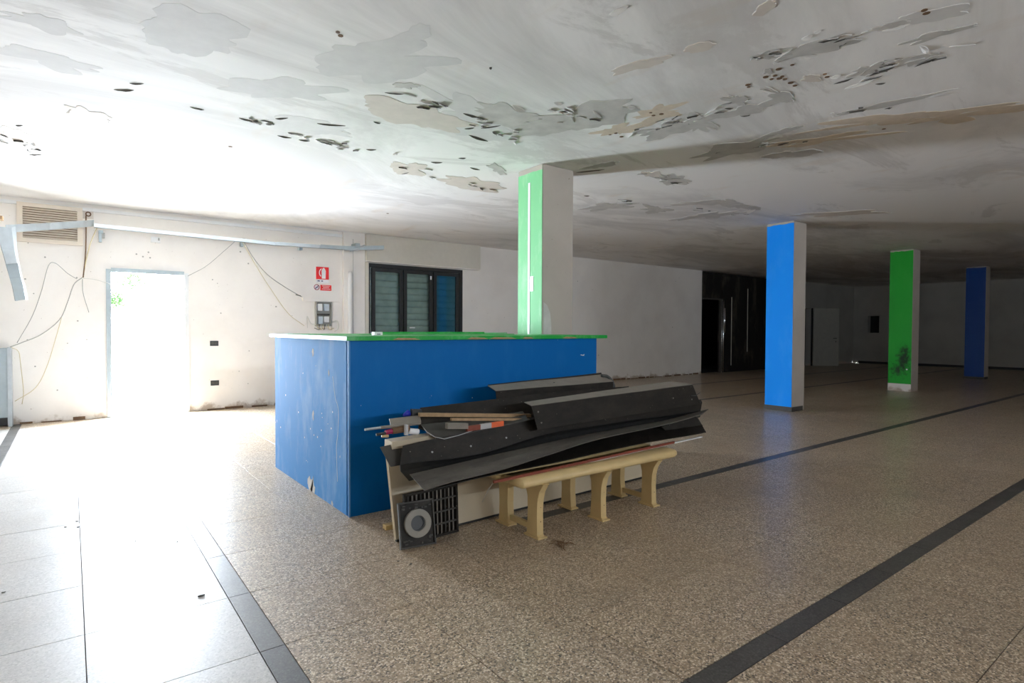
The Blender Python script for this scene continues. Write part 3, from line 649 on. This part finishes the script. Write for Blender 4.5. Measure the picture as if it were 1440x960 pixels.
cable('cable', 'thin yellow cable drooping from tray to electrical box', [(2.187, 9.980, 2.690), (2.387, 10.020, 2.345), (2.630, 10.030, 1.954), (2.916, 10.040, 1.549), (3.188, 10.040, 1.335)], .006, 'cabley')
cable('cable', 'dark connector end of the drooping cable', [(3.043, 10.030, 1.864), (3.126, 10.030, 1.843)], .012, 'cabled')
for (x0, z0, nm) in ((.33, 2.50, 'left'), (2.18, 2.60, 'right')):
    cl = thing('cable_clip', 'grey metal clip under the cable tray, '+nm+' of the two', 'clip', (x0, YW-.05, z0))
    B(x0, x0+.035, YW-.09, YW-.02, z0, z0+.12).build('clip_arm', 'galvd', cl); B(x0+.035, x0+.07, YW-.08, YW-.03, z0+.06, z0+.13).build('clip_jaw', 'cable', cl)
# sockets
for (x0, z0, lb) in ((1.80, 1.05, 'upper small black wall socket right of the doorway'), (1.805, .425, 'lower small black wall socket right of the doorway')):
    s_ = thing('wall_socket', lb, 'socket', (x0, YW, z0))
    B(x0-.06, x0+.06, YW-.008, YW, z0-.04, z0+.04).build('cover', 'black', s_); B(x0-.045, x0-.005, YW-.012, YW-.008, z0-.02, z0+.02).build('module', 'sheet_grey', s_); B(x0+.005, x0+.045, YW-.012, YW-.008, z0-.02, z0+.02).build('module', 'sheet_grey', s_)
pl_ = thing('ceiling_socket', 'small white broken socket box above the doorway', 'socket', (1.02, YW, 2.58))
B(.96, 1.08, YW-.03, YW, 2.56, 2.64).build('housing', 'white', pl_); B(1.05, 1.07, YW-.034, YW-.03, 2.59, 2.63).build('hole', 'cable', pl_)

# signs
sg = thing('fire_extinguisher_sign', 'red square sign with white fire extinguisher pictogram', 'sign', (3.52, YW, 2.26))
B(3.41, 3.635, YW-.006, YW-.001, 2.152, 2.368).build('red_plate', 'red', sg)
def flatpoly(pts, nm, mat, par, y=YW-.0095): return MB().prism([(a, y, b) for a, b in pts], (0, .003, 0)).build(nm, mat, par)
body = [(3.51, 2.165), (3.575, 2.165), (3.58, 2.30), (3.565, 2.335), (3.55, 2.352), (3.535, 2.352), (3.52, 2.335), (3.505, 2.30)]
flatpoly(body, 'extinguisher_symbol', 'signwhite', sg)
arc = [(3.535-.075*math.cos(a), 2.265+.085*math.sin(a)) for a in [(-.9+i*.25) for i in range(9)]]
arc2 = [(3.535-.062*math.cos(a), 2.265+.072*math.sin(a)) for a in [(-.9+i*.25) for i in range(9)]][::-1]
flatpoly(arc+arc2, 'hose_symbol', 'signwhite', sg)
tx = thing('sign_text_plate', 'small white text plate under the red extinguisher sign', 'sign', (3.52, YW, 2.12))
B(3.41, 3.635, YW-.005, YW-.001, 2.092, 2.145).build('plate', 'signwhite', tx)
for a, b in ((3.435, 3.475), (3.50, 3.53)): B(a, b, YW-.008, YW-.005, 2.112, 2.13).build('lettering', 'navyink', tx)
ns = thing('no_smoking_sign', 'round prohibition sign left of the red notice plate', 'sign', (3.42, YW, 2.01))
MB().disc((3.42, YW-.001, 2.01), .05, (0, -.004, 0), 24).build('disc', 'signwhite', ns)
MB().disc((3.42, YW-.006, 2.01), .05, (0, -.003, 0), 24, .038).build('ring', flat('ring_red', (.35, .02, .05, 1), .5), ns)
MB().prism([(3.39, YW-.010, 1.985), (3.40, YW-.010, 1.978), (3.452, YW-.010, 2.034), (3.445, YW-.010, 2.042)], (0, .003, 0)).build('slash', 'navyink', ns)
MB().box(3.395, 3.445, YW-.0085, YW-.006, 2.004, 2.014).build('cigarette', 'navyink', ns)
rn = thing('red_notice_plate', 'small red notice plate with white text lines', 'sign', (3.58, YW, 2.01))
B(3.485, 3.68, YW-.006, YW-.001, 1.958, 2.055).build('plate', 'red', rn)
for i, (a, b) in enumerate(((3.515, 3.65), (3.53, 3.64), (3.51, 3.66))): B(a, b, YW-.008, YW-.006, 2.033-i*.026, 2.040-i*.026).build('text_line', 'signwhite', rn)
# electrical box
eb = thing('electrical_box', 'open grey electrical box with exposed wiring under the signs', 'electrical box', (3.52, YW, 1.55))
B(3.39, 3.655, YW-.02, YW-.001, 1.34, 1.76).build('back_plate', 'cable', eb)
bd = MB().box(3.385, 3.40, YW-.07, YW, 1.33, 1.76).box(3.645, 3.66, YW-.07, YW, 1.33, 1.76).box(3.40, 3.645, YW-.07, YW, 1.33, 1.345).box(3.40, 3.645, YW-.07, YW, 1.745, 1.76)
bd.build('box_rim', 'cable', eb)
for (a, b, c, d, m_) in ((3.42, 3.50, 1.60, 1.72, 'white'), (3.53, 3.62, 1.60, 1.72, 'galv'), (3.42, 3.63, 1.52, 1.55, 'sheet_grey'), (3.43, 3.51, 1.37, 1.50, 'galv'), (3.53, 3.62, 1.40, 1.50, 'white')):
    B(a, b, YW-.06, YW-.02, c, d).build('module', m_, eb, bevel=.004)
for k in range(7):
    a = 3.42+k*.032
    MB().tube(spline([(a, YW-.05, 1.36), (a-.02, YW-.09, 1.31), (a+R.uniform(-.06, .06), YW-.08, 1.27), (a+R.uniform(-.1, .1), YW-.05, 1.30)], 4), .006, 5).build('wire', ('cabley', 'cabled', 'cablew')[k % 3], eb)
MB().tube(spline([(3.40, YW-.04, 1.36), (3.30, YW-.06, 1.38), (3.24, YW-.05, 1.50), (3.25, YW-.03, 1.30)], 5), .007, 5).build('wire', 'cablew', eb)
MB().tube(spline([(3.66, YW-.04, 1.40), (3.76, YW-.06, 1.42), (3.78, YW-.05, 1.30), (3.72, YW-.03, 1.24)], 5), .012, 5).build('wire', 'cablew', eb)
sb = thing('boxed_ledge', 'white boxed ledge on the wall above the electrical box', 'ledge', (3.5, YW, 1.8))
B(3.17, 3.84, YW-.05, YW, 1.762, 1.83).build('ledge', 'wall', sb); B(3.68, 3.84, YW-.04, YW, 1.26, 1.761).build('side_cheek', 'wall', sb)

# small holes and marks in the walls
hk = []
for k in range(34):
    x = R.choice((R.uniform(-.5, .3), R.uniform(1.6, 3.3), R.uniform(7, 14))); hk.append((x, R.uniform(.3, 2.8), R.uniform(.006, .014)))
for a, b in ((.78, 2.37), (.93, 2.41), (.86, 2.34), (.95, 2.33)): hk.append((a, b, .012))
for x, z, r in hk: MB().disc((x, YW-.002, z), r, (0, .004, 0), 7).build('plug_hole', 'cable', wall_back)

# ------------------------------------------------------------------ burnt partition
for (a, b) in ((15.72, 16.18), (16.19, 17.08), (17.09, 18.0), (18.01, 19.0), (19.01, 20.25)):
    B(a, b, YW-.03, YW-.001, 0, HC-.08+R.uniform(-.03, .02)).build('scorched_panel', 'soot', wall_burnt)
B(14.71, 15.66, YW-.03, YW-.001, 2.23, HC-.06).build('scorched_panel', 'soot', wall_burnt)
for a, z0, z1 in ((16.183, .2, 2.3), (17.083, .6, 2.6)): B(a, a+.03, YW-.036, YW-.03, z0, z1).build('pale_seam', 'shutterbox', wall_burnt)
df = structure(MB().box(15.62, 15.72, YW-.05, YW+.02, 0, 2.22).build('door_2', 'sheet_grey')); structure(B(14.71, 15.62, YW-.05, YW+.02, 2.19, 2.23).build('trim_5', 'sheet_grey'))
B(15.63, 15.66, YW-.062, YW-.05, 0, 2.2).build('steel_glare_edge', flat('shiny_steel', (.9, .9, .9, 1), .12, 1), df)
MB().tube([(15.69, YW-.085, .02), (15.69, YW-.085, 2.18)], .014, 10).build('steel_glare_edge', flat('steel_tube', (.9, .92, .95, 1), .22, 1), df, True)  # round tube added along the jamb to catch a bright line from the doorway
MB().tube([(15.74, YW-.075, 1.2), (15.74, YW-.075, 1.95)], .04, 14).build('glint_bar', flat('glint_steel', (.9, .92, .95, 1), .16, 1), df, True)  # rounded bar added to catch the doorway highlight
# far open door leaf
dl = Vector((21.42, 10.04, 0)); dv = Vector((.795, -.607, 0)); nv = Vector((.607, .795, 0))
d3 = structure(MB().prism([dl, dl+dv*.93, dl+dv*.93+nv*.04, dl+nv*.04], (0, 0, 2.08)).build('door_3', flat('door_leaf_grey', (.33, .32, .28, 1), .5)))
hpz = dl+dv*.82-nv*.0
MB().tube([hpz+Vector((0, 0, 1.0))-nv*.0, hpz-nv*.05+Vector((0, 0, 1.0)), hpz-nv*.05-dv*.12+Vector((0, 0, 1.0))], .012, 8).build('door_handle', 'black', d3)
MB().disc(hpz+Vector((0, 0, .88)), .02, -nv*.01, 12).build('keyhole', 'black', d3)
structure(MB().box(20.58, 20.63, YW-.02, YW+.02, 0, 2.10).box(21.41, 21.46, YW-.02, YW+.02, 0, 2.10).build('trim_6', 'dark'))
w3 = structure(MB().box(XE-.02, XE+.02, 9.13, 9.17, 1.16, 1.90).box(XE-.02, XE+.02, 9.56, 9.60, 1.16, 1.90).box(XE-.02, XE+.02, 9.17, 9.56, 1.86, 1.90).box(XE-.02, XE+.02, 9.17, 9.56, 1.16, 1.20).build('window_2', 'endwall'))

# ------------------------------------------------------------------ bench
bn = thing('bench', 'low cream plastic bench carrying the pile of dark metal sheets', 'bench', (2.9, 2.95, 0))
X0, X1, Y0, Y1 = 2.145, 3.66, 2.685, 3.14
def seat(y0, y1):
    prof = [(y0+.012, .340), (y0, .352), (y0+.004, .375), (y0+.022, .392), ((y0+y1)/2, .397), (y1-.022, .392), (y1-.004, .375), (y1, .352), (y1-.012, .340)]
    rows = []
    for i, (x, s) in enumerate([(X0, .94), (X0+.008, 1), (X1-.10, 1), (X1-.05, .95), (X1-.015, .82), (X1, .6)]):
        c = (y0+y1)/2; rows.append([(x, c+(y-c)*s, .37+(z-.37)*(s if i > 3 else 1)) for y, z in prof])
    mb = MB(); k = len(prof)
    for r in rows: mb.v += r
    for i in range(len(rows)-1):
        for j in range(k): mb.f.append((i*k+j, i*k+(j+1) % k, (i+1)*k+(j+1) % k, (i+1)*k+j))
    mb.f.append(tuple(range(k))); mb.f.append(tuple((len(rows)-1)*k+j for j in range(k)))
    return mb
seat(Y0, 2.90).build('seat_slat', 'cream', bn, True); seat(2.925, Y1).build('seat_slat', 'cream', bn, True)
B(X0+.03, X1-.1, 2.78, 3.05, .325, .341).build('seat_rail', 'cream', bn)
def leg(x, yf, d):
    s = -d                                          # d=+1 front leg, leg body extends away from the viewer
    prof = [(0, 0), (0, .012), (.012, .02), (.016, .15), (.012, .23), (-.004, .29), (-.035, .335), (-.045, .345), (.185, .345), (.165, .335), (.125, .30), (.108, .25), (.105, .15), (.115, .02), (.125, .012), (.125, 0)]
    pts = [(x, yf+d*a, b) for a, b in prof]
    return MB().prism(pts, (.050, 0, 0))
for (x, lab) in ((2.285, 0), (2.85, 0), (3.38, 0)):
    l1 = leg(x, 2.715, 1).build('leg', 'cream', bn); B(x-.012, x+.06, 2.70, 2.845, 0, .010).build('foot_plate', 'cream', l1)
    for q in (.19, .10): MB().disc((x+.03, 2.729, q), .004, (0, .004, 0), 8).build('screw_hole', 'brown', l1)
for x in (2.285, 2.85, 3.38):
    l1 = leg(x, 3.14, -1).build('leg', 'cream', bn); B(x-.012, x+.06, 3.01, 3.155, 0, .010).build('foot_plate', 'cream', l1)
for x in (2.30, 3.395): B(x, x+.022, 2.83, 3.03, .035, .07).build('stretcher', 'cream', bn)

# ------------------------------------------------------------------ leaning panel, grille, drain plate
def plate(bl, br, tl, th, name, mat, parent, bevel=0):
    bl, br, tl = Vector(bl), Vector(br), Vector(tl); tr_ = br+(tl-bl); n_ = (br-bl).cross(tl-bl).normalized()
    return MB().prism([bl, br, tr_, tl], -n_*th).build(name, mat, parent, bevel=bevel)
lp = thing('leaning_panel', 'long ivory board leaning behind the bench under the metal sheets', 'board', (2.8, 3.25, 0))
PL = Vector((1.56, 3.19, .004)); PR = Vector((4.15, 3.30, .004)); PT = Vector((1.56, 3.33, .575))
plate(PL, PR, PT, .028, 'board', 'ivory', lp)
plate(PL+Vector((0, -.004, 0)), PR+Vector((0, -.004, 0)), PL+Vector((0, -.004, .012)), .02, 'dark_edge', 'black', lp)
gr = thing('louvred_floor_grille', 'rectangular dark metal grille leaning askew against the ivory board', 'grille', (1.75, 3.1, 0))
gBL = Vector((1.572, 3.133, 0.000)); gBR = Vector((1.964, 3.161, 0.000)); gTR = Vector((1.895, 3.170, 0.305)); gTL = gBL+(gTR-gBR)
gu = (gBR-gBL); gw = gu.length; gu.normalize(); gv0 = (gTL-gBL); gn = gu.cross(gv0).normalized(); gv = gn.cross(gu); gh = gv0.dot(gv)
G4 = Matrix((gu, gv, gn)).transposed().to_4x4(); G4.translation = gBL-Vector((0, .012, 0))
def local_box(Mx, x0, x1, y0, y1, z0, z1):
    mb = B(x0, x1, y0, y1, z0, z1); mb.v = [tuple(Mx @ Vector(v)) for v in mb.v]; return mb
fm = MB()
for q in ((0, gw, 0, .014), (0, gw, gh-.014, gh), (0, .014, 0, gh), (gw-.014, gw, 0, gh)):
    b_ = local_box(G4, q[0], q[1], q[2], q[3], 0, .022); n0 = len(fm.v); fm.v += b_.v; fm.f += [tuple(i+n0 for i in f) for f in b_.f]
fm.build('frame', 'sheet', gr)
for i in range(1, 4): local_box(G4, .014, gw-.014, gh*i/4-.004, gh*i/4+.004, .004, .018).build('cross_bar', 'sheet_grey', gr)
ns_ = 12
for i in range(ns_):
    xx = .018+(gw-.036)*(i+.5)/ns_; mb = B(-.011, .011, .012, gh-.012, -.0015, .0015); rt = Matrix.Translation((xx, 0, .009)) @ Matrix.Rotation(.7, 4, 'Y')
    mb.v = [tuple(G4 @ (rt @ Vector(v))) for v in mb.v]; mb.build('slat', 'dust' if i % 3 else 'sheet_grey', gr)
local_box(G4, .01, gw-.01, .01, gh-.01, -.004, -.002).build('backing', 'sheet', gr)
dp = thing('drain_plate', 'square black plastic plate with round grey ring standing on the floor', 'drain plate', (1.62, 3.08, 0))
dBL = Vector((1.525, 3.075, 0)); dBR = Vector((1.746, 3.046, 0.000)); dTL = Vector((1.524, 3.130, 0.259)); du = dBR-dBL; dw = du.length; du.normalize()
dn = du.cross(dTL-dBL).normalized(); dv_ = dn.cross(du); dh = (dTL-dBL).dot(dv_)
D4 = Matrix((du, dv_, dn)).transposed().to_4x4(); D4.translation = dBL
local_box(D4, 0, dw, 0, dh, 0, .008).build('plate', 'sheet', dp)
rim = MB()
for q in ((0, dw, 0, .008), (0, dw, dh-.008, dh), (0, .008, 0, dh), (dw-.008, dw, 0, dh)):
    b_ = local_box(D4, q[0], q[1], q[2], q[3], .008, .022); n0 = len(rim.v); rim.v += b_.v; rim.f += [tuple(i+n0 for i in f) for f in b_.f]
rim.build('rim', 'sheet_grey', dp)
dc = D4 @ Vector((dw*.51, dh*.51, .006))
MB().disc(dc, .083, dn*.028, 36, .045).build('ring', flat('grey_plastic', (.25, .225, .18, 1), .5), dp, bevel=.003)
MB().disc(dc, .047, dn*.016, 30, .038).build('inner_ring', 'black', dp); MB().disc(dc, .039, dn*.006, 24).build('plug', 'black', dp)
for k in range(18):
    a = R.uniform(.015, dw-.03); b = R.uniform(.01, .05) if k % 2 else R.uniform(dh-.05, dh-.02)
    local_box(D4, a, a+R.uniform(.01, .02), b, b+R.uniform(.006, .012), .008, .012+R.uniform(0, .004)).build('dirt_clump', 'sheet_grey', dp)
bt = B(1.60, 1.66, 3.42, 3.47, 0, .03).build('timber_offcut', 'cream'); tag(bt, 'small cream offcut on the floor left of the drain plate', 'offcut')

# ------------------------------------------------------------------ pile of dark sheet-metal profiles
def profile(name, label, rows, th=.004, mat='sheet', dark=0, sub=8, wob=.004, cat='metal profile', group=None):
    t = thing(name, label, cat, tuple(sum((Vector(p) for p in rows[0]), Vector())/len(rows[0])), group)
    fine = []
    for j in range(len(rows[0])): fine.append(spline([r[j] for r in rows], sub) if len(rows) > 2 else [lerp(rows[0][j], rows[1][j], k/sub) for k in range(sub+1)])
    rr = [[fine[j][i]+Vector((0, noise.noise(fine[j][i]*3)*wob, noise.noise(fine[j][i]*2.3+Vector((5, 1, 2)))*wob)) for j in range(len(fine))] for i in range(len(fine[0]))]
    MB().loft([q[:len(q)-dark] for q in rr], th).build('web', mat, t)
    if dark: MB().loft([q[len(q)-dark-1:] for q in rr], th).build('hollow_shade', 'black', t)  # black strip drawn in for the shade of the hollow under the web
    return t, rr
t, rr = profile('metal_profile', 'dark channel profile with pale lit top flange, uppermost at the front', [[(2.434, 3.050, 0.801), (2.415, 2.950, 0.789), (2.454, 2.930, 0.632), (2.523, 2.990, 0.626)], [(4.027, 3.070, 0.855), (4.176, 2.950, 0.832), (4.261, 2.930, 0.671), (4.358, 2.990, 0.670)]])
MB().loft([[r[0]+Vector((0, 0, .004)), r[1]+Vector((0, -.002, .005))] for r in rr], .003).build('flange', 'dust', t)  # top face coloured pale to show it lit
for f, h in ((.03, .25), (.05, .72), (.86, .5), (.93, .7)):
    i = int(f*8); p = rr[i][1]*(1-h)+rr[i][2]*h; MB().disc(p+Vector((.04+f*.1, -.006, 0)), .006, (0, .006, 0), 8).build('rivet_hole', 'dust', t)
t, rr = profile('metal_profile', 'short dark profile with wide grey lit top against the blue counter', [[(2.485, 3.550, 0.878), (2.471, 3.530, 0.870), (2.449, 3.400, 0.846), (2.482, 3.400, 0.552), (2.538, 3.450, 0.539)], [(3.693, 3.550, 0.917), (3.682, 3.530, 0.900), (3.686, 3.400, 0.848), (3.653, 3.400, 0.588), (3.716, 3.450, 0.577)]])
MB().loft([[r[1]+Vector((0, 0, .004)), r[2]+Vector((0, -.002, .004))] for r in rr], .003).build('flange', 'dust', t)  # lit top of this profile, again drawn as a paler face
MB().disc(rr[4][1]*.5+rr[4][2]*.5+Vector((0, 0, .004)), .008, (0, 0, .004), 8).build('rivet_hole', 'black', t)
profile('metal_profile', 'long black profile lying behind the wooden laths', [[(1.770, 3.280, 0.794), (1.723, 3.220, 0.675), (1.728, 3.120, 0.671)], [(2.787, 3.280, 0.819), (2.737, 3.220, 0.661), (2.672, 3.120, 0.654)], [(3.748, 3.280, 0.817), (3.681, 3.220, 0.749), (3.567, 3.120, 0.732)]])
profile('metal_profile', 'flat dark plate poking out farthest left of the pile', [[(1.420, 3.120, 0.612), (1.454, 3.050, 0.505)], [(1.957, 3.160, 0.641), (1.949, 3.080, 0.501)]], mat='sheet_grey')
t, rr = profile('metal_profile', 'long dark profile running the full length of the pile, centre', [[(1.666, 3.140, 0.553), (1.525, 3.040, 0.617), (1.487, 3.000, 0.522), (1.506, 3.030, 0.476), (1.576, 3.060, 0.401)], [(2.222, 3.140, 0.617), (2.073, 3.040, 0.660), (2.047, 3.000, 0.516), (2.078, 3.030, 0.493), (2.132, 3.060, 0.429)], [(2.932, 3.140, 0.638), (2.742, 3.040, 0.683), (2.721, 3.000, 0.585), (2.761, 3.030, 0.556), (2.831, 3.060, 0.472)], [(4.566, 3.140, 0.658), (4.442, 3.040, 0.658), (4.364, 3.000, 0.594), (4.408, 3.030, 0.574), (4.442, 3.060, 0.523)]], dark=2, wob=.008)
for q in (3, 7, 11, 15): MB().disc(rr[q][1]*.4+rr[q][2]*.6+Vector((0, -.006, 0)), .006, (0, .006, 0), 8).build('rivet_hole', 'greyband', t)
profile('metal_sheet', 'wavy dusty grey metal sheet at the front of the pile', [[(1.550, 3.000, 0.455), (1.532, 2.880, 0.438), (1.521, 2.770, 0.417)], [(1.858, 3.000, 0.474), (1.774, 2.880, 0.459), (1.688, 2.770, 0.437)], [(2.208, 3.000, 0.495), (2.131, 2.880, 0.486), (2.066, 2.770, 0.459)], [(2.642, 3.000, 0.519), (2.536, 2.880, 0.517), (2.440, 2.770, 0.501)], [(3.111, 3.000, 0.539), (2.987, 2.880, 0.549), (2.873, 2.770, 0.548)], [(3.811, 3.000, 0.552), (3.659, 2.880, 0.565), (3.520, 2.770, 0.572)], [(4.480, 3.000, 0.597), (4.280, 2.880, 0.614), (4.049, 2.770, 0.612)]], mat='sheet_front', sub=4, cat='metal sheet')
profile('metal_sheet', 'black metal sheet lying directly on the bench', [[(1.747, 3.100, 0.335), (1.632, 2.800, 0.408)], [(2.138, 3.100, 0.417), (1.920, 2.770, 0.434)], [(2.730, 3.100, 0.447), (2.452, 2.770, 0.440)], [(3.547, 3.100, 0.495), (3.186, 2.770, 0.461)], [(4.457, 3.100, 0.523), (4.155, 2.800, 0.452)]], sub=4, cat='metal sheet')
profile('metal_sheet', 'curved dark metal sheet end at the right of the pile', [[(3.767, 2.950, 0.517), (3.878, 2.930, 0.439), (3.653, 2.860, 0.441)], [(4.221, 2.950, 0.563), (4.295, 2.930, 0.479), (4.164, 2.860, 0.442)]], cat='metal sheet')
profile('metal_sheet', 'half-round dark gutter sheet with pale rim below the laths', [[(1.710, 3.160, 0.707), (1.712, 3.100, 0.676), (1.743, 3.060, 0.648), (1.800, 3.030, 0.629)], [(2.010, 3.160, 0.710), (1.999, 3.100, 0.673), (2.000, 3.060, 0.647), (2.023, 3.030, 0.653)], [(2.510, 3.160, 0.724), (2.494, 3.100, 0.697), (2.474, 3.060, 0.685), (2.468, 3.030, 0.684)]], mat='sheet_grey', cat='metal sheet', sub=5)
o = MB().tube([(1.713, 3.155, 0.703), (1.711, 3.090, 0.673), (1.743, 3.050, 0.645), (1.794, 3.020, 0.631), (1.896, 3.020, 0.642), (2.023, 3.030, 0.662)], .0025, 5).build('lit_rim', 'greyband'); tag(o, 'lit edge of the dark gutter sheet, added as a pale line', 'wire')  # lit rim of the gutter sheet, drawn as a separate pale tube
# bars, laths and bits
def bar(name, label, cat, a, b, h, d, mat):
    a = Vector(a); b = Vector(b); q = [a, a+Vector((0, -d, 0)), a+Vector((0, -d, h)), a+Vector((0, 0, h))]
    return tag(MB().prism(q, b-a).build(name, mat), label, cat)
bar('red_bar', 'thin rust-red bar lying along the front of the bench', 'bar', (1.970, 2.760, 0.390), (3.672, 2.760, 0.427), .016, .012, 'rust')
bar('white_slat', 'narrow white slat on the bench under the black sheet', 'slat', (2.443, 2.800, 0.385), (4.077, 2.800, 0.425), .006, .02, 'white')
bar('wooden_lath', 'long rough wooden lath on top of the pile', 'lath', (1.680, 3.140, 0.765), (2.551, 3.140, 0.682), .022, .025, 'wood')
bar('wooden_lath', 'shorter splintered yellow-brown lath under the long lath', 'lath', (1.871, 3.080, 0.729), (2.506, 3.100, 0.667), .016, .02, 'wood')
bar('wooden_block', 'small grey-brown wooden block below the laths', 'block', (1.805, 3.030, 0.693), (1.960, 3.040, 0.676), .035, .03, 'dust')
bs = thing('striped_stick', 'orange and grey banded stick tucked under the laths', 'stick', (1.954, 3.030, 0.665))
pa, pb = Vector((1.954, 3.030, 0.660)), Vector((2.235, 3.030, 0.668))
for k, (a, b, m_) in enumerate(((0, .35, 'rust'), (.35, .65, 'greyband'), (.65, 1, 'orange'))):
    q0, q1 = lerp(pa, pb, a), lerp(pa, pb, b); MB().prism([q0, q0+Vector((0, -.02, 0)), q0+Vector((0, -.02, .032)), q0+Vector((0, 0, .032))], q1-q0).build('band', m_, bs)
def rod(name, label, cat, pts, r, mat): return tag(MB().tube(pts, r, 8).build(name, mat, None, True), label, cat)
rd = thing('metal_rod', 'thin chrome rod sticking out left from the pile', 'rod', (1.291, 3.040, 0.736))
MB().tube([(1.295, 3.040, 0.736), (1.393, 3.050, 0.736)], .007, 8).build('tip', 'galv', rd); MB().tube([(1.393, 3.050, 0.736), (1.658, 3.080, 0.731)], .009, 8).build('shank', 'dust', rd)
sd = thing('screwdriver', 'dark tool with magenta grip poking out below the rod', 'tool', (1.371, 3.050, 0.698))
MB().tube([(1.367, 3.050, 0.699), (1.423, 3.050, 0.701)], .008, 8).build('blade', 'black', sd); MB().tube([(1.423, 3.050, 0.705), (1.463, 3.050, 0.709)], .014, 8).build('grip', 'magenta', sd); MB().tube([(1.463, 3.050, 0.709), (1.572, 3.060, 0.713)], [.018, .022], 8).build('sleeve', 'brown', sd)
rod('pipe_offcut', 'white pipe offcut lying below the chrome rod', 'pipe', [(1.571, 3.050, 0.698), (1.632, 3.050, 0.687)], .018, 'signwhite')
rod('pipe_offcut', 'small cream pipe end under the magenta tool', 'pipe', [(1.406, 3.060, 0.685), (1.445, 3.060, 0.681)], .009, 'cream')
bar('metal_clamp', 'small grey clamp gripping the chrome rod', 'clamp', (1.529, 3.030, 0.684), (1.547, 3.030, 0.682), .06, .02, 'greyband')
profile('folded_card', 'folded beige card at the left end of the pile', [[(1.497, 3.160, 0.762), (1.478, 3.100, 0.738), (1.490, 3.060, 0.738)], [(1.701, 3.160, 0.765), (1.678, 3.100, 0.740), (1.656, 3.060, 0.730)]], mat='dust', cat='card')
bar('dark_box', 'small dark box wedged behind the beige card', 'box', (1.658, 3.200, 0.755), (1.722, 3.200, 0.749), .05, .03, 'black')
rod('blue_cap', 'small dark blue plastic cap behind the beige card', 'cap', [(1.610, 3.200, 0.768), (1.649, 3.200, 0.782)], [.008, .022], 'bluep')
bar('cream_batten', 'cream batten lying under the tools at the left end', 'batten', (1.488, 3.200, 0.591), (1.782, 3.200, 0.600), .045, .10, 'ivory')
rod('rubber_hose', 'bent black rubber hose at the right of the upper profile', 'hose', spline([(3.609, 3.460, 0.902), (3.668, 3.450, 0.894), (3.709, 3.430, 0.850), (3.704, 3.400, 0.786)], 5), .013, 'cabled')
rod('bent_wire', 'thin bent wire sticking out at the right end of the top profile', 'wire', [(4.130, 2.930, 0.747), (4.185, 2.920, 0.744), (4.235, 2.920, 0.765)], .003, 'cabled')
rod('thin_cord', 'thin pale cord hanging from the red bar', 'cord', [(1.955, 2.740, 0.397), (1.920, 2.740, 0.357), (1.887, 2.750, 0.294)], .0015, 'cable')

# ------------------------------------------------------------------ crumbs on the floor
for k, (x, y, s, lb) in enumerate([(-0.056, 6.123, 0.006, 'lone dark chip on the pale floor farthest left behind'), (0.021, 4.814, 0.01, 'long dark chip on the tile joint left of the glare, farther of the pair'), (0.027, 4.671, 0.009, 'long dark chip on the tile joint left of the glare, nearer of the pair'), (-0.039, 4.72, 0.007, 'dark chip just left of the pair on the tile joint'), (0.081, 4.734, 0.005, 'tiny chip just right of the pair on the tile joint'), (0.299, 4.154, 0.01, 'dark chip inside the floor glare, left one'), (0.5, 3.99, 0.01, 'dark chip inside the floor glare, right one'), (0.49, 3.112, 0.016, 'largest dark chip on the front tile left of the dark strip'), (1.543, 4.645, 0.007, 'small chip on the floor beside the chipped foot of the counter'), (1.423, 4.786, 0.006, 'small chip on the floor a step left of the chipped counter foot'), (1.599, 3.45, 0.007, 'small chip on the floor left of the drain plate'), (1.441, 2.925, 0.008, 'dark chip below the drain plate, left of the pair'), (1.48, 2.847, 0.01, 'dark chip below the drain plate, right of the pair'), (1.699, 2.981, 0.007, 'chip at the lower right corner of the drain plate'), (2.979, 2.686, 0.005, 'tiny chip on the floor between the bench front feet'), (-0.273, 3.731, 0.009, 'dark chip on the floor at the left picture edge')]):
    pts = [(x+s*math.cos(a)*R.uniform(.5, 1.1), y+s*.6*math.sin(a)*R.uniform(.5, 1.1), 0.0006) for a in [i*math.pi/3 for i in range(6)]]
    o = MB().prism(pts, (0, 0, s*.35)).build('debris_chip', 'darkflake'); tag(o, lb, 'debris', 'debris chips scattered on the floor')
tw = MB()
for k in range(26):
    a = R.uniform(0, 6.28); l = R.uniform(.02, .08); x, y = 2.335+R.uniform(-.04, .04), 2.56+R.uniform(-.02, .02)
    tw.tube([(x, y, .004), (x+l*math.cos(a)*.5, y+l*.5*math.sin(a), .012), (x+l*math.cos(a), y+l*math.sin(a), .004)], .0018, 4)
tag(tw.build('debris_tuft', 'brown'), 'small tuft of brown fibres on the floor in front of the bench', 'debris')

# ------------------------------------------------------------------ tree outside the doorway
te = thing('garden_tree', 'green leafy tree seen through the bright doorway', 'tree', (.6, 15.5, -.6))
MB().tube([(.2, 15.6, -.6), (.25, 15.6, .9), (.5, 15.5, 2.2), (.4, 15.4, 3.4)], [.12, .1, .07, .03], 8).build('trunk', 'bark', te)
lf = MB(); rq = random.Random(5)
for k in range(1700):
    c_ = rq.choice(((.85, 2.9, .45), (1.15, 2.35, .32), (.8, 1.9, .24), (1.5, 2.75, .3), (.2, 2.8, .6)))
    v = Vector((rq.gauss(0, 1), rq.gauss(0, 1), rq.gauss(0, 1))).normalized()*c_[2]*rq.uniform(.3, 1)
    p = Vector((c_[0], 15.4, c_[1]))+v; a = Vector((rq.gauss(0, 1), rq.gauss(0, 1), rq.gauss(0, 1))).normalized()*.05; b = a.orthogonal().normalized()*.025
    n0 = len(lf.v); lf.v += [tuple(p-a), tuple(p+b), tuple(p+a), tuple(p-b)]; lf.f.append((n0, n0+1, n0+2, n0+3))
o = lf.build('foliage', 'leaf', te); o['kind'] = 'stuff'
